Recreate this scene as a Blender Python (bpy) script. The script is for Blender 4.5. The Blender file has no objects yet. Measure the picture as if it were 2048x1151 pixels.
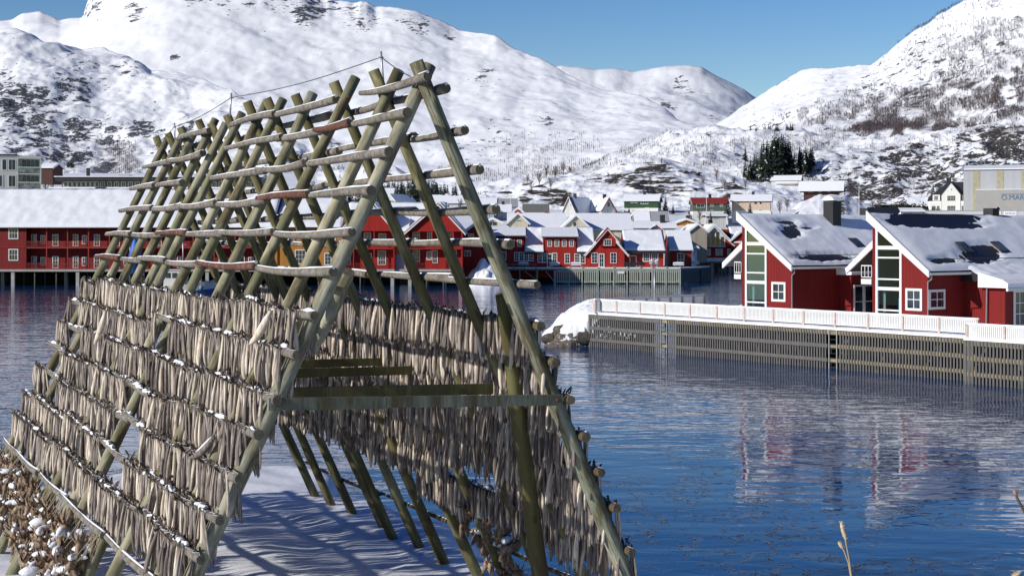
import bpy, math, random
import numpy as np
from mathutils import Vector, Matrix, noise, Euler
random.seed(7); np.random.seed(7)
SC = bpy.context.scene; COL = SC.collection
F = 2844.0; CX = 1024.0; HY = 478.0; H = 8.4      # focal length (px), principal column, horizon row, eye height over water
R = math.radians
CAMP = Vector((0, 0, H))
def P(px, py, Y): return Vector(((px-CX)/F*Y, Y, H-(py-HY)/F*Y))
def ray_plane(px, py, p0, n):
    d = Vector(((px-CX)/F, 1, -(py-HY)/F)); t = n.dot(p0-CAMP)/n.dot(d); return CAMP+d*t
# ---------------------------------------------------------------- materials
MATS = {}
class NT:
    def __init__(s, name):
        s.m = bpy.data.materials.new(name); s.m.use_nodes = True; s.t = s.m.node_tree; s.n = s.t.nodes
        s.b = s.n['Principled BSDF']; s.out = s.n['Material Output']
    def node(s, ty, ins=None, **kw):
        n = s.n.new(ty)
        for k, v in kw.items(): setattr(n, k, v)
        for k, v in (ins or {}).items(): s.put(n, k, v)
        return n
    def put(s, n, k, v):
        i = n.inputs[k]
        if hasattr(v, 'is_output') or isinstance(v, bpy.types.NodeSocket): s.t.links.new(v, i)
        else:
            if i.type == 'RGBA' and len(v) == 3: v = (*v, 1)
            i.default_value = v
    def coords(s, scale=(1,1,1), kind='Object', rnd=False):
        c = s.node('ShaderNodeTexCoord').outputs[kind]
        if rnd:
            oi = s.node('ShaderNodeObjectInfo').outputs['Random']
            m = s.node('ShaderNodeMath', {0: oi, 1: 53.7}, operation='MULTIPLY').outputs[0]
            c = s.node('ShaderNodeVectorMath', {0: c, 1: m}, operation='ADD').outputs[0]
        return s.node('ShaderNodeMapping', {'Vector': c, 'Scale': scale}).outputs[0]
    def noise(s, vec, scale, detail=4, rough=.55, dist=0, out=0):
        return s.node('ShaderNodeTexNoise', {'Vector': vec, 'Scale': scale, 'Detail': detail, 'Roughness': rough, 'Distortion': dist}).outputs[out]
    def ramp(s, fac, stops, interp='LINEAR'):
        r = s.node('ShaderNodeValToRGB', {'Fac': fac}); r.color_ramp.interpolation = interp
        e = r.color_ramp.elements
        while len(e) < len(stops): e.new(.5)
        for k, (p, c) in enumerate(stops):
            e[k].position = p; e[k].color = (*c, 1) if len(c) == 3 else c
        return r.outputs[0]
    def mix(s, fac, a, b):
        m = s.node('ShaderNodeMix', data_type='RGBA'); s.put(m, 0, fac); s.put(m, 6, a); s.put(m, 7, b); return m.outputs[2]
    def math(s, op, a, b=0.0, c=0.0, clamp=False):
        m = s.node('ShaderNodeMath', operation=op, use_clamp=clamp); s.put(m, 0, a); s.put(m, 1, b); s.put(m, 2, c); return m.outputs[0]
    def bump(s, h, strength, dist, normal=None):
        d = {'Height': h, 'Strength': strength, 'Distance': dist}
        if normal is not None: d['Normal'] = normal
        return s.node('ShaderNodeBump', d).outputs[0]
    def fin(s, col=None, rough=None, normal=None, **kw):
        if col is not None: s.put(s.b, 'Base Color', col)
        if rough is not None: s.put(s.b, 'Roughness', rough)
        if normal is not None: s.put(s.b, 'Normal', normal)
        for k, v in kw.items(): s.put(s.b, k.replace('_', ' '), v)
        return s.m
def c3(h, f=1.0):
    return tuple(f*x for x in h)
def simple(name, col, rough=.6, var=.25, scale=3.0, bump=0.0, stretch=(1,1,1), rnd=True, **kw):
    if name in MATS: return MATS[name]
    t = NT(name); v = t.coords(stretch, rnd=rnd)
    n = t.noise(v, scale, 5)
    c = t.ramp(n, [(.3, c3(col, 1-var)), (.7, c3(col, 1+var))])
    nm = t.bump(n, .5, bump) if bump else None
    MATS[name] = t.fin(c, rough, nm, **kw); return MATS[name]
def boards(name, col, pitch=.16, vertical=True, var=.12, weather=.12):
    """painted board cladding: board grooves by bump, small tone change from board to board"""
    if name in MATS: return MATS[name]
    t = NT(name)
    tc = t.node('ShaderNodeTexCoord').outputs['Object']
    sp = t.node('ShaderNodeSeparateXYZ', {0: tc})
    u = t.math('ADD', sp.outputs[0], sp.outputs[1]) if vertical else sp.outputs[2]
    k = t.math('DIVIDE', u, pitch); fr = t.math('FRACT', k); fl = t.math('FLOOR', k)
    wn = t.node('ShaderNodeTexWhiteNoise', {'W': fl}, noise_dimensions='1D').outputs[0]
    tone = t.math('MULTIPLY_ADD', wn, 2*var, 1-var)
    st = t.noise(t.coords((3, 3, .5) if vertical else (.5, .5, 3)), 1.6, 5)
    tone2 = t.math('MULTIPLY', tone, t.math('MULTIPLY_ADD', st, 2*weather, 1-weather))
    c = t.node('ShaderNodeVectorMath', {0: col, 3: tone2}, operation='SCALE').outputs[0]
    g = t.math('ABSOLUTE', t.math('SUBTRACT', fr, .5))
    gr = t.ramp(g, [(.36, (1,1,1)), (.48, (0,0,0))])
    MATS[name] = t.fin(c, .65, t.bump(gr, .8, .03), Specular_IOR_Level=.25); return MATS[name]
def glass_dark(name, col=(.02,.03,.045), rough=.04):
    if name in MATS: return MATS[name]
    t = NT(name); n = t.noise(t.coords(rnd=True), .9, 3)
    c = t.ramp(n, [(.4, c3(col, .5)), (.6, c3(col, 1.7))])
    MATS[name] = t.fin(c, rough, IOR=1.5, Specular_IOR_Level=.6); return MATS[name]
def M_snow():
    t = NT('snow'); v = t.coords((1,1,1))
    n1 = t.noise(v, .9, 6, .6); n2 = t.noise(v, 14, 3, .6)
    h = t.math('ADD', n1, t.math('MULTIPLY', n2, .08))
    c = t.ramp(n1, [(.3, (.80,.82,.86)), (.7, (.87,.885,.91))])
    return t.fin(c, .75, t.bump(h, .35, .12), Specular_IOR_Level=.25)
SNOW = M_snow()
def M_snowfine():
    t = NT('snow_clump'); v = t.coords((1,1,1)); n = t.noise(v, 22, 4, .6)
    return t.fin((.85,.87,.90), .75, t.bump(n, .5, .02), Specular_IOR_Level=.25)
SNOWF = M_snowfine()
WHITE = simple('white_paint', (.76,.76,.73), .5, .06, 2)
RED = boards('red_boards', (.36,.019,.014))
RED2 = boards('red_boards_wide', (.36,.022,.014), .18)  # the same kind of red paint on slightly wider boards
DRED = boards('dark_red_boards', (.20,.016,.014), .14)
ORANGE = boards('ochre_boards', (.48,.20,.035))
GLASS = glass_dark('window_glass')
DARKROOF = simple('dark_roofing', (.022,.024,.03), .45, .3, 4, .02)
DARK = simple('dark_metal', (.02,.02,.024), .5, .3)
GREYW = simple('grey_timber', (.17,.165,.15), .8, .3, 2.2, .01, (6,6,1))
GREENW = simple('green_grey_timber', (.33,.37,.31), .8, .25, 2.2, .01, (6,6,1))
PALEW = simple('pale_timber', (.36,.29,.19), .8, .25, 3, .01)
CONC = simple('concrete', (.36,.35,.33), .85, .15, 1.5, .02)
METAL = simple('galvanised_metal', (.45,.46,.48), .4, .1, 6, Metallic=.6)
# ---------------------------------------------------------------- geometry
class MB:
    def __init__(s): s.v = []; s.f = []; s.m = []; s.sm = []
    def add(s, vs, fs, m=0, smooth=False):
        o = len(s.v); s.v += [tuple(v) for v in vs]
        for f in fs: s.f.append(tuple(o+i for i in f)); s.m.append(m); s.sm.append(smooth)
        return s
    def box(s, x0, x1, y0, y1, z0, z1, m=0):
        vs = [(x, y, z) for z in (z0, z1) for y in (y0, y1) for x in (x0, x1)]
        return s.add(vs, [(0,2,3,1),(4,5,7,6),(0,1,5,4),(2,6,7,3),(0,4,6,2),(1,3,7,5)], m)
    def prism(s, poly, axis, a, b, m=0):
        """poly in the plane across axis ('x': (y,z), 'y': (x,z), 'z': (x,y)), extruded from a to b"""
        n = len(poly)
        def mk(p, t): return (t, p[0], p[1]) if axis == 'x' else ((p[0], t, p[1]) if axis == 'y' else (p[0], p[1], t))
        vs = [mk(p, a) for p in poly]+[mk(p, b) for p in poly]
        fs = [(i, (i+1) % n, n+(i+1) % n, n+i) for i in range(n)]+[tuple(range(n))[::-1], tuple(range(n, 2*n))]
        return s.add(vs, fs, m)
    def tube(s, pts, rad, sides=8, m=0, mcap=None, smooth=True, cap=True):
        pts = [Vector(p) for p in pts]; n = len(pts)
        if not hasattr(rad, '__len__'): rad = [rad]*n
        vs = []; up = None
        for i, p in enumerate(pts):
            d = (pts[min(i+1, n-1)]-pts[max(i-1, 0)]).normalized()
            if up is None:
                up = Vector((0, 0, 1)) if abs(d.z) < .9 else Vector((1, 0, 0))
            u = d.cross(up).normalized(); up = u.cross(d).normalized(); w = up
            for k in range(sides):
                a = 2*math.pi*k/sides; vs.append(p+(u*math.cos(a)+w*math.sin(a))*rad[i])
        fs = []
        for i in range(n-1):
            for k in range(sides):
                k2 = (k+1) % sides; fs.append((i*sides+k, i*sides+k2, (i+1)*sides+k2, (i+1)*sides+k))
        s.add(vs, fs, m, smooth)
        if cap:
            mc = m if mcap is None else mcap; o = len(s.v)-len(vs)
            s.f.append(tuple(o+k for k in range(sides))[::-1]); s.m.append(mc); s.sm.append(False)
            s.f.append(tuple(o+(n-1)*sides+k for k in range(sides))); s.m.append(mc); s.sm.append(False)
        return s
    def bar(s, a, b, w, h, m=0):
        a = Vector(a); b = Vector(b); d = (b-a).normalized(); up = Vector((0, 0, 1)) if abs(d.z) < .95 else Vector((0, 1, 0))
        u = d.cross(up).normalized()*w/2; t = u.cross(d).normalized()*h/2
        vs = [a-u-t, a+u-t, a+u+t, a-u+t, b-u-t, b+u-t, b+u+t, b-u+t]
        return s.add(vs, [(0,1,2,3),(7,6,5,4),(0,4,5,1),(1,5,6,2),(2,6,7,3),(3,7,4,0)], m)
    def mesh(s, name, mats):
        me = bpy.data.meshes.new(name); me.from_pydata(s.v, [], s.f)
        for mm in (mats if isinstance(mats, (list, tuple)) else [mats]): me.materials.append(mm)
        me.polygons.foreach_set('material_index', s.m); me.polygons.foreach_set('use_smooth', s.sm)
        me.update(); return me
    def build(s, name, mats, parent=None, loc=None, rot=None):
        return link(name, s.mesh(name, mats), parent, loc, rot)
def link(name, data, parent=None, loc=None, rot=None):
    o = bpy.data.objects.new(name, data); COL.objects.link(o); o.parent = parent
    if loc is not None: o.location = loc
    if rot is not None: o.rotation_euler = rot
    return o
def tag(o, label=None, cat=None, group=None, kind=None):
    if label: o['label'] = label
    if cat: o['category'] = cat
    if group: o['group'] = group
    if kind: o['kind'] = kind
    return o
def thing(name, label, cat, loc=(0,0,0), rz=0.0, group=None):
    o = link(name, None, None, loc, (0, 0, rz)); o.empty_display_size = .2; return tag(o, label, cat, group)
def npmesh(name, V, Q, mats, smooth=True, attrs=None, mi=None):
    """big mesh from numpy arrays: V (n,3), Q (m,k) faces"""
    me = bpy.data.meshes.new(name); k = Q.shape[1]
    me.vertices.add(len(V)); me.vertices.foreach_set('co', np.asarray(V, np.float32).ravel())
    me.loops.add(Q.size); me.loops.foreach_set('vertex_index', Q.astype(np.int32).ravel())
    me.polygons.add(len(Q)); me.polygons.foreach_set('loop_start', np.arange(0, Q.size, k, dtype=np.int32))
    me.polygons.foreach_set('loop_total', np.full(len(Q), k, np.int32))
    if mi is not None: me.polygons.foreach_set('material_index', mi.astype(np.int32))
    me.update(calc_edges=True); me.validate()
    if smooth: me.polygons.foreach_set('use_smooth', np.ones(len(me.polygons), bool))
    for kk, a in (attrs or {}).items():
        at = me.attributes.new(kk, 'FLOAT', 'POINT'); at.data.foreach_set('value', np.asarray(a, np.float32))
    for m in (mats if isinstance(mats, (list, tuple)) else [mats]): me.materials.append(m)
    return me
def gridq(nr, nc):
    i = np.arange(nr*nc).reshape(nr, nc)
    return np.stack([i[:-1,:-1], i[:-1,1:], i[1:,1:], i[1:,:-1]], -1).reshape(-1, 4)
def copy_tree(o, parent=None):
    c = o.copy(); COL.objects.link(c); c.parent = parent
    for ch in list(o.children): copy_tree(ch, c)
    return c
# ---- windows and doors shared by every building (frame mesh, pane child)
WCACHE = {}
def window(parent, x, z, y, w, h, nx=2, ny=2, rz=0.0, frame=None, pane=None, fw=.1, name='window', label=None, d=.07, x_axis=None):
    """centre of bottom edge at local (x, y, z); looks along local -y turned by rz"""
    frame = frame or WHITE; pane = pane or GLASS
    key = (round(w,2), round(h,2), nx, ny, frame.name, pane.name, fw, d)
    if key not in WCACHE:
        f = MB(); a = w/2
        f.box(-a, -a+fw, -d, 0, 0, h); f.box(a-fw, a, -d, 0, 0, h)
        f.box(-a+fw, a-fw, -d, 0, 0, fw); f.box(-a+fw, a-fw, -d, 0, h-fw, h)
        mw = min(.05, fw*.6)
        for i in range(1, nx):
            xx = -a+fw+(w-2*fw)*i/nx; f.box(xx-mw/2, xx+mw/2, -d*.8, 0, fw, h-fw)
        for j in range(1, ny):
            zz = fw+(h-2*fw)*j/ny; f.box(-a+fw, a-fw, -d*.75, 0, zz-mw/2, zz+mw/2)
        p = MB(); p.box(-a+fw*.9, a-fw*.9, -d*.35, -.004, fw*.9, h-fw*.9)
        WCACHE[key] = (f.mesh('window_frame', frame), p.mesh('window_pane', pane))
    fm, pm = WCACHE[key]
    o = link(name, fm, parent, (x, y, z), (0, 0, rz)); link('pane', pm, o)
    if label: o['label'] = label
    return o
def chevron(hw, ze, zr, over, th, drop=0.0):
    """roof cross-section: half width hw, eave z, ridge z, overhang, thickness"""
    k = (zr-ze)/hw; e = ze-over*k
    return [(-hw-over, e), (-hw-over, e+th), (0, zr+th), (hw+over, e+th), (hw+over, e), (0, zr)]
def snow_chevron(hw, ze, zr, over, th0, th):
    k = (zr-ze)/hw; e = ze-over*k+th0; x = hw+over
    return [(-x-.12, e-.02), (-x-.16, e+th*.5), (-x+.1, e+th*1.1), (-.25, zr+th0+th-.25*k), (0, zr+th0+th-.12*k), (.25, zr+th0+th-.25*k),
            (x-.1, e+th*1.1), (x+.16, e+th*.5), (x+.12, e-.02), (0, zr+th0+.003)]
def house(name, label, cat, loc, w, d, hw, hr, ridge='x', wall=None, roofm=None, snow=.3, rz=0.0, over=.45, overg=.45,
          wins=(), swins=(), chim=(), group=None, trim=None, below=2.0, base=None, door=None, board=True, snow_u=(0, 1)):
    """front at local y=0 (towards -y), centre x=0; wins: (u, z, w, h, nx, ny) on the front, swins the same on the right side wall"""
    t = thing(name, label, cat, loc, rz, group); wall = wall or WHITE; roofm = roofm or DARKROOF
    mb = MB(); a = w/2
    if ridge == 'x': mb.prism([(0, -below), (d, -below), (d, hw), (d/2, hw+hr), (0, hw)], 'x', -a, a)
    else: mb.prism([(-a, -below), (a, -below), (a, hw), (0, hw+hr), (-a, hw)], 'y', 0, d)
    mb.build('wall', wall, t)
    if base:
        b = MB(); b.box(-a-.03, a+.03, -.03, d+.03, -below, base[0]); b.build('foundation', base[1], t)
    half = d/2 if ridge == 'x' else a
    ch = chevron(half, hw+.03, hw+hr+.03, over, .16)
    lo, hi = (-a-overg, a+overg) if ridge == 'x' else (-overg, d+overg)
    rb = MB(); rb.prism([(p[0]+(d/2 if ridge == 'x' else 0), p[1]) for p in ch], ridge, lo, hi); ro = rb.build('roof', roofm, t)
    if snow:
        sc = snow_chevron(half, hw+.03, hw+hr+.03, over, .164, snow)
        L = hi-lo; sb = MB(); sb.prism([(p[0]+(d/2 if ridge == 'x' else 0), p[1]) for p in sc], ridge, lo-.06+L*snow_u[0], lo+.06+L*snow_u[1]); sb.build('snow', SNOW, ro)
    if board:
        k = hr/half; x = half+over; e = hw+.03-over*k; c = d/2 if ridge == 'x' else 0
        for (s0, s1) in (((-overg-.07, -overg-.004),) if ridge == 'y' else ((lo-.07, lo-.004), (hi+.004, hi+.07))):
            for sg in (-1, 1):
                g = MB(); poly = [(c+sg*x, e-.14), (c+sg*x, e+.19), (c, hw+hr+.22), (c, hw+hr-.11)]; g.prism(poly if sg < 0 else poly[::-1], ridge, s0, s1); g.build('bargeboard', trim or WHITE, t)
    for (u, z, ww, hh, nx, ny) in wins: window(t, u, z, -.004, ww, hh, nx, ny)
    for (u, z, ww, hh, nx, ny) in swins: window(t, a+.004, z, u, ww, hh, nx, ny, rz=R(90))
    if door:
        u, ww, hh, dm = door; b = MB(); b.box(u-ww/2, u+ww/2, -.07, -.004, 0, hh); b.build('door', dm, t)
    for (u, v, hh, ww, cm) in chim:
        b = MB(); zb = hw+hr*(1-abs(v-.5)*2 if ridge == 'x' else 1-min(1, abs(u)/a))-.3
        b.box(u-ww/2, u+ww/2, v*d-ww/2, v*d+ww/2, zb, zb+hh+.3); b.box(u-ww/2-.06, u+ww/2+.06, v*d-ww/2-.06, v*d+ww/2+.06, zb+hh+.303, zb+hh+.42)
        b.build('chimney', cm, ro)
    return t
# ---------------------------------------------------------------- world, sun, camera
W = bpy.data.worlds.new("World"); SC.world = W; W.use_nodes = True
_n = W.node_tree.nodes; _s = _n.new('ShaderNodeTexSky'); _s.sky_type = 'NISHITA'; _s.sun_disc = False
SUN_EL = R(24); SUN_AZ = math.atan2(-.86, -.51)          # direction towards the sun, clockwise from +Y
_s.sun_elevation = SUN_EL; _s.sun_rotation = SUN_AZ % (2*math.pi); _s.altitude = 0; _s.air_density = 1.0; _s.dust_density = 0; _s.ozone_density = 2.2
_h = _n.new('ShaderNodeHueSaturation'); _h.inputs['Saturation'].default_value = 1.42; _h.inputs['Hue'].default_value = .517
W.node_tree.links.new(_s.outputs[0], _h.inputs['Color']); # clear winter sky, dimmed and blued further overhead to weaken the skylight fill
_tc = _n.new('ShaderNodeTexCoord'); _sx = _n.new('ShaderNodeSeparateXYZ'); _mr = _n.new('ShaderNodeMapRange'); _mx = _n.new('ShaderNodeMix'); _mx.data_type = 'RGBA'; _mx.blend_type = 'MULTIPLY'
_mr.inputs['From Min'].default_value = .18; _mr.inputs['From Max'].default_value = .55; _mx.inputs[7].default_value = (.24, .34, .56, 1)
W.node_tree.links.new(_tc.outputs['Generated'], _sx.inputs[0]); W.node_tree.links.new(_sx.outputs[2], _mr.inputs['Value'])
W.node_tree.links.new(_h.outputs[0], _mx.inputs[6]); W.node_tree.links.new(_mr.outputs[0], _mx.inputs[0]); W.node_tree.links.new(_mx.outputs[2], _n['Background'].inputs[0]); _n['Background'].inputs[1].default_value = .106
sd = Vector((math.sin(SUN_AZ)*math.cos(SUN_EL), math.cos(SUN_AZ)*math.cos(SUN_EL), math.sin(SUN_EL)))
L = bpy.data.lights.new('sun', 'SUN'); L.energy = 4.5; L.angle = R(.53); L.color = (1, .955, .88)
lo = link('sun', L); lo.rotation_euler = sd.to_track_quat('Z', 'Y').to_euler(); lo.location = (-40, -30, 60)
cam = bpy.data.cameras.new('camera'); cam.sensor_width = 36; cam.lens = 36*F/2048; cam.shift_y = -(575.5-HY)/2048
cam.clip_start = .3; cam.clip_end = 30000
co = link('camera', cam); co.location = CAMP; co.rotation_euler = (R(90), 0, 0); SC.camera = co
SC.view_settings.view_transform = 'Standard'; SC.view_settings.look = 'None'; SC.view_settings.gamma = 1; SC.view_settings.exposure = 0.0
SC.cycles.use_denoising = True
SC.cycles.max_bounces = 8; SC.cycles.glossy_bounces = 3; SC.cycles.transmission_bounces = 4; SC.cycles.transparent_max_bounces = 6
# ---------------------------------------------------------------- water
def M_water():
    t = NT('water')
    g = t.node('ShaderNodeNewGeometry').outputs['Position']
    def mp(s): return t.node('ShaderNodeMapping', {'Vector': g, 'Scale': s, 'Rotation': (0, 0, R(6))}).outputs[0]
    n1 = t.noise(mp((.62, 1.35, 1)), 1.0, 2.5, .5, .5)
    n2 = t.noise(mp((.10, .30, 1)), 1.0, 2, .5)
    n3 = t.noise(mp((.03, .05, 1)), 1.0, 2)                       # calmer and rougher patches
    pos = t.node('ShaderNodeSeparateXYZ', {0: g})
    wob = t.math('MULTIPLY_ADD', n3, 26.0, -13.0)
    near = t.node('ShaderNodeMapRange', {'Value': t.math('ADD', pos.outputs[1], wob), 'From Min': 66, 'From Max': 50, 'To Min': 0, 'To Max': 1}).outputs[0]
    calm = t.math('MULTIPLY', t.ramp(n3, [(.36, (.55,.55,.55)), (.62, (1,1,1))]), t.math('MULTIPLY_ADD', near, -.78, 1.0))
    h = t.math('ADD', t.math('MULTIPLY', t.math('MULTIPLY', n1, .062), calm), t.math('MULTIPLY', t.math('MULTIPLY', n2, .09), t.math('MULTIPLY_ADD', near, -.5, 1.0)))
    # thin rafts of grease ice on the sheltered near water: wandering closed outlines
    q = t.noise(mp((1.25, .95, 1)), 1.0, 3, .6, 1.1)
    patch = t.noise(mp((.16, .16, 1)), 1.0, 3)
    on = t.math('MULTIPLY', near, t.ramp(patch, [(.40, (0,0,0)), (.50, (1,1,1))]))
    lvl = t.math('ABSOLUTE', t.math('SUBTRACT', q, .565))
    brk = t.ramp(t.noise(mp((3.1, 2.4, 1)), 1.0, 2), [(.40, (0,0,0)), (.47, (1,1,1))])
    linem = t.math('MULTIPLY', t.math('MULTIPLY', t.ramp(lvl, [(.006, (1,1,1)), (.017, (0,0,0))]), on), brk)
    raftm = t.math('MULTIPLY', t.ramp(q, [(.56, (0,0,0)), (.58, (1,1,1))]), on)
    h2 = t.math('ADD', h, t.math('MULTIPLY', linem, .015))
    col = t.mix(raftm, (.006, .048, .155), (.04, .075, .15))
    col = t.mix(linem, col, (.003, .005, .012))
    rough = t.math('MULTIPLY_ADD', raftm, .10, .03)
    t.put(t.b, 'Specular IOR Level', t.math('MULTIPLY_ADD', linem, -.42, .5))
    return t.fin(col, rough, t.bump(h2, 1.0, 1.0), IOR=1.333)
WATER = M_water()
mb = MB(); mb.add([(-900, -60, 0), (900, -60, 0), (900, 900, 0), (-900, 900, 0)], [(0, 1, 2, 3)])
tag(mb.build('water', WATER), kind='structure')
# ---------------------------------------------------------------- mountains and hills
def fbm(X, Y, Z, sc, octv=5, seed=0.0):
    out = np.empty(X.size); xs = X.ravel()/sc+seed; ys = Y.ravel()/sc+seed*1.7; zs = Z.ravel()/sc
    fn = noise.fractal
    for i in range(out.size): out[i] = fn((xs[i], ys[i], zs[i]), .9, 2.1, octv)
    return out.reshape(X.shape)
def ridg(X, Y, Z, sc, octv=5, seed=0.0):
    out = np.empty(X.size); xs = X.ravel()/sc+seed; ys = Y.ravel()/sc+seed*1.7; zs = Z.ravel()/sc
    fn = noise.ridged_multi_fractal
    for i in range(out.size): out[i] = fn((xs[i], ys[i], zs[i]), 1.0, 2.1, octv, 1.0, 2.0)
    return out.reshape(X.shape)
def M_mountain(name, s_rock, rockcol, shrubcol=(.10,.075,.075), strat=(1, 1, 2.2), rot=0.0, bumpd=2.0, bs=.45, fine=2.4, dens=0.0):
    t = NT(name)
    g = t.node('ShaderNodeNewGeometry').outputs['Position']
    def mp(s): return t.node('ShaderNodeMapping', {'Vector': g, 'Scale': s, 'Rotation': (0, R(rot), 0)}).outputs[0]
    ra = t.node('ShaderNodeAttribute', attribute_name='rock').outputs['Fac']; sa = t.node('ShaderNodeAttribute', attribute_name='shrub').outputs['Fac']
    k = 1.0/s_rock
    n = t.noise(mp(tuple(k*q for q in strat)), 1.0, 7, .62, .25)
    m = t.ramp(t.math('ADD', n, t.math('MULTIPLY_ADD', ra, .5, -.25)), [(.60-dens, (0,0,0)), (.625-dens, (1,1,1))])
    nf = t.noise(mp(tuple(k*fine*q for q in strat)), 1.0, 5, .6, .2); mf = t.ramp(t.math('ADD', nf, t.math('MULTIPLY_ADD', ra, .34, -.17)), [(.635-dens, (0,0,0)), (.66-dens, (1,1,1))])
    nb_ = t.noise(mp(tuple(k*5.5*q for q in strat)), 1.0, 3, .6, .3); m = t.math('MULTIPLY', m, t.ramp(nb_, [(.37, (0,0,0)), (.43, (1,1,1))]))
    m = t.math('MAXIMUM', m, mf)
    n2 = t.noise(mp((k*2.6, k*2.6, k*1.2)), 1.0, 5, .7)
    sh = t.ramp(t.math('ADD', n2, t.math('MULTIPLY_ADD', sa, .5, -.25)), [(.56, (0,0,0)), (.72, (1,1,1))])
    n3 = t.noise(mp((k*.5,)*3), 1.0, 6, .6)
    snow = t.ramp(n3, [(.3, (.80,.825,.87)), (.7, (.87,.885,.91))])
    rc = t.ramp(t.noise(mp((k*3,)*3), 1.0, 4, .7), [(.3, c3(rockcol, .55)), (.7, c3(rockcol, 1.5))])
    c = t.mix(t.math('MULTIPLY', sh, .55), snow, shrubcol); c = t.mix(m, c, rc)
    hgt = t.math('ADD', n3, t.math('MULTIPLY', t.noise(mp((k*1.6,)*3), 1.0, 7, .65), .55))
    hgt = t.math('ADD', hgt, t.math('MULTIPLY', m, -.12))
    return t.fin(c, .85, t.bump(hgt, bs, bumpd), Specular_IOR_Level=.2)
def interp(pts, x): a = np.array(pts, float); return np.interp(x, a[:,0], a[:,1])
def layer(name, sil, Dr, base, Db, mat, px0, px1, nc, nr, amp, nsc, shape=1.0, rock=None, shrub=None, seed=0.0, ridge_amp=0.0, back=1.25, edge=.35, rock_slope=0.0, jag=0.0):
    px = np.linspace(px0, px1, nc); er = (HY-interp(sil, px))/F; eb = (HY-interp(base, px))/F
    dr = interp(Dr, px) if hasattr(Dr, '__len__') else np.full(nc, float(Dr)); db = interp(Db, px) if hasattr(Db, '__len__') else np.full(nc, float(Db))
    v = np.linspace(0, 1, nr)[:, None]
    w = max(3, int(nc*.16))|1; kk = np.hanning(w+2)[1:-1]; kk /= kk.sum()
    es = np.convolve(np.pad(er, w//2, mode='edge'), kk, 'valid')           # lower slopes follow a smoothed ridge
    q = np.clip((v-.78)/.22, 0, 1); q = q*q*(3-2*q); em = es*(1-q)+er*q
    Y = db+(dr-db)*v; E = eb+(em-eb)*v**shape
    X = (px-CX)/F*Y; Z = H+E*Y
    n = fbm(X, Y, Z*0, nsc, 6, seed)
    fade = np.where(v < .85, 1.0, 1-(v-.85)/.15*(1-edge))
    fadeb = np.clip(v/.06, 0, 1)
    dz = amp*n*fade*fadeb
    if ridge_amp: dz = dz+ridge_amp*(ridg(X, Y, Z*0, nsc*.6, 5, seed+3)-1.0)*fade*fadeb
    if jag: dz = dz + jag*fbm(X, Y, Z*0, nsc*.12, 4, seed+9)
    Z = Z+dz
    # back slope
    nb = 6; rows = [Z]; Xs = [X]; Ys = [Y]
    for k in range(1, nb+1):
        q = k/nb; yy = dr*(1+(back-1)*q); Xs.append(((px-CX)/F*yy)[None]); Ys.append(yy[None]); rows.append((Z[-1]*(1-q)**1.2-5*q)[None])
    X = np.vstack(Xs); Y = np.vstack(Ys); Z = np.vstack(rows)
    PX = (X/Y*F+CX); PY = HY-(Z-H)/Y*F
    # steepness relative to neighbours (real slope of the mesh)
    gz = np.gradient(Z, axis=0)/np.maximum(np.gradient(Y, axis=0), 1e-3); gx = np.gradient(Z, axis=1)/np.maximum(np.abs(np.gradient(X, axis=1)), 1e-3)
    sl = np.clip(np.hypot(gz, gx), 0, 3)
    rk = (rock(PX, PY) if rock else np.zeros_like(PX))+rock_slope*np.clip(sl-.7, -.3, 1.2)
    sb = shrub(PX, PY) if shrub else np.zeros_like(PX)
    me = npmesh(name, np.stack([X, Y, Z], -1).reshape(-1, 3), gridq(*X.shape), mat, True, {'rock': rk.ravel(), 'shrub': sb.ravel()})
    tag(link(name, me), kind='structure')
    return dict(X=X, Y=Y, Z=Z, px=px, PY=PY)
def blobs(lst, floor=0.0):
    """density field: soft ellipses (px, py, rx, ry, value[, tilt degrees])"""
    def f(PX, PY):
        o = np.full(PX.shape, float(floor))
        for b in lst:
            x, y, rx, ry, val = b[:5]; a = R(b[5]) if len(b) > 5 else 0
            dx = PX-x; dy = PY-y; u = (dx*math.cos(a)+dy*math.sin(a))/rx; w = (-dx*math.sin(a)+dy*math.cos(a))/ry
            o = np.maximum(o, floor+(val-floor)*np.clip(1.6-1.6*np.hypot(u, w)*.8, 0, 1))
        return o
    return f
GREYROCK = (.085,.09,.105); BROWNROCK = (.046,.039,.032)
# far rounded summit in the saddle
layer('mountain', [(700,150),(1000,150),(1108,131),(1122,129),(1156,133),(1189,140),(1233,140),(1267,145),(1295,142),(1331,136),(1378,133),(1403,136),(1425,149),(1456,167),(1489,183),(1520,205),(1600,240),(1900,270)],
      5200, [(700,330),(1900,330)], 3600, M_mountain('far_summit_snow', 60, GREYROCK, bumpd=9), 900, 1800, 240, 70, 60, 700, .9,
      rock=blobs([(1365,175,40,26,.62,30),(1340,215,30,12,.62,30),(1480,235,90,14,.6)], .28), seed=4)
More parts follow.
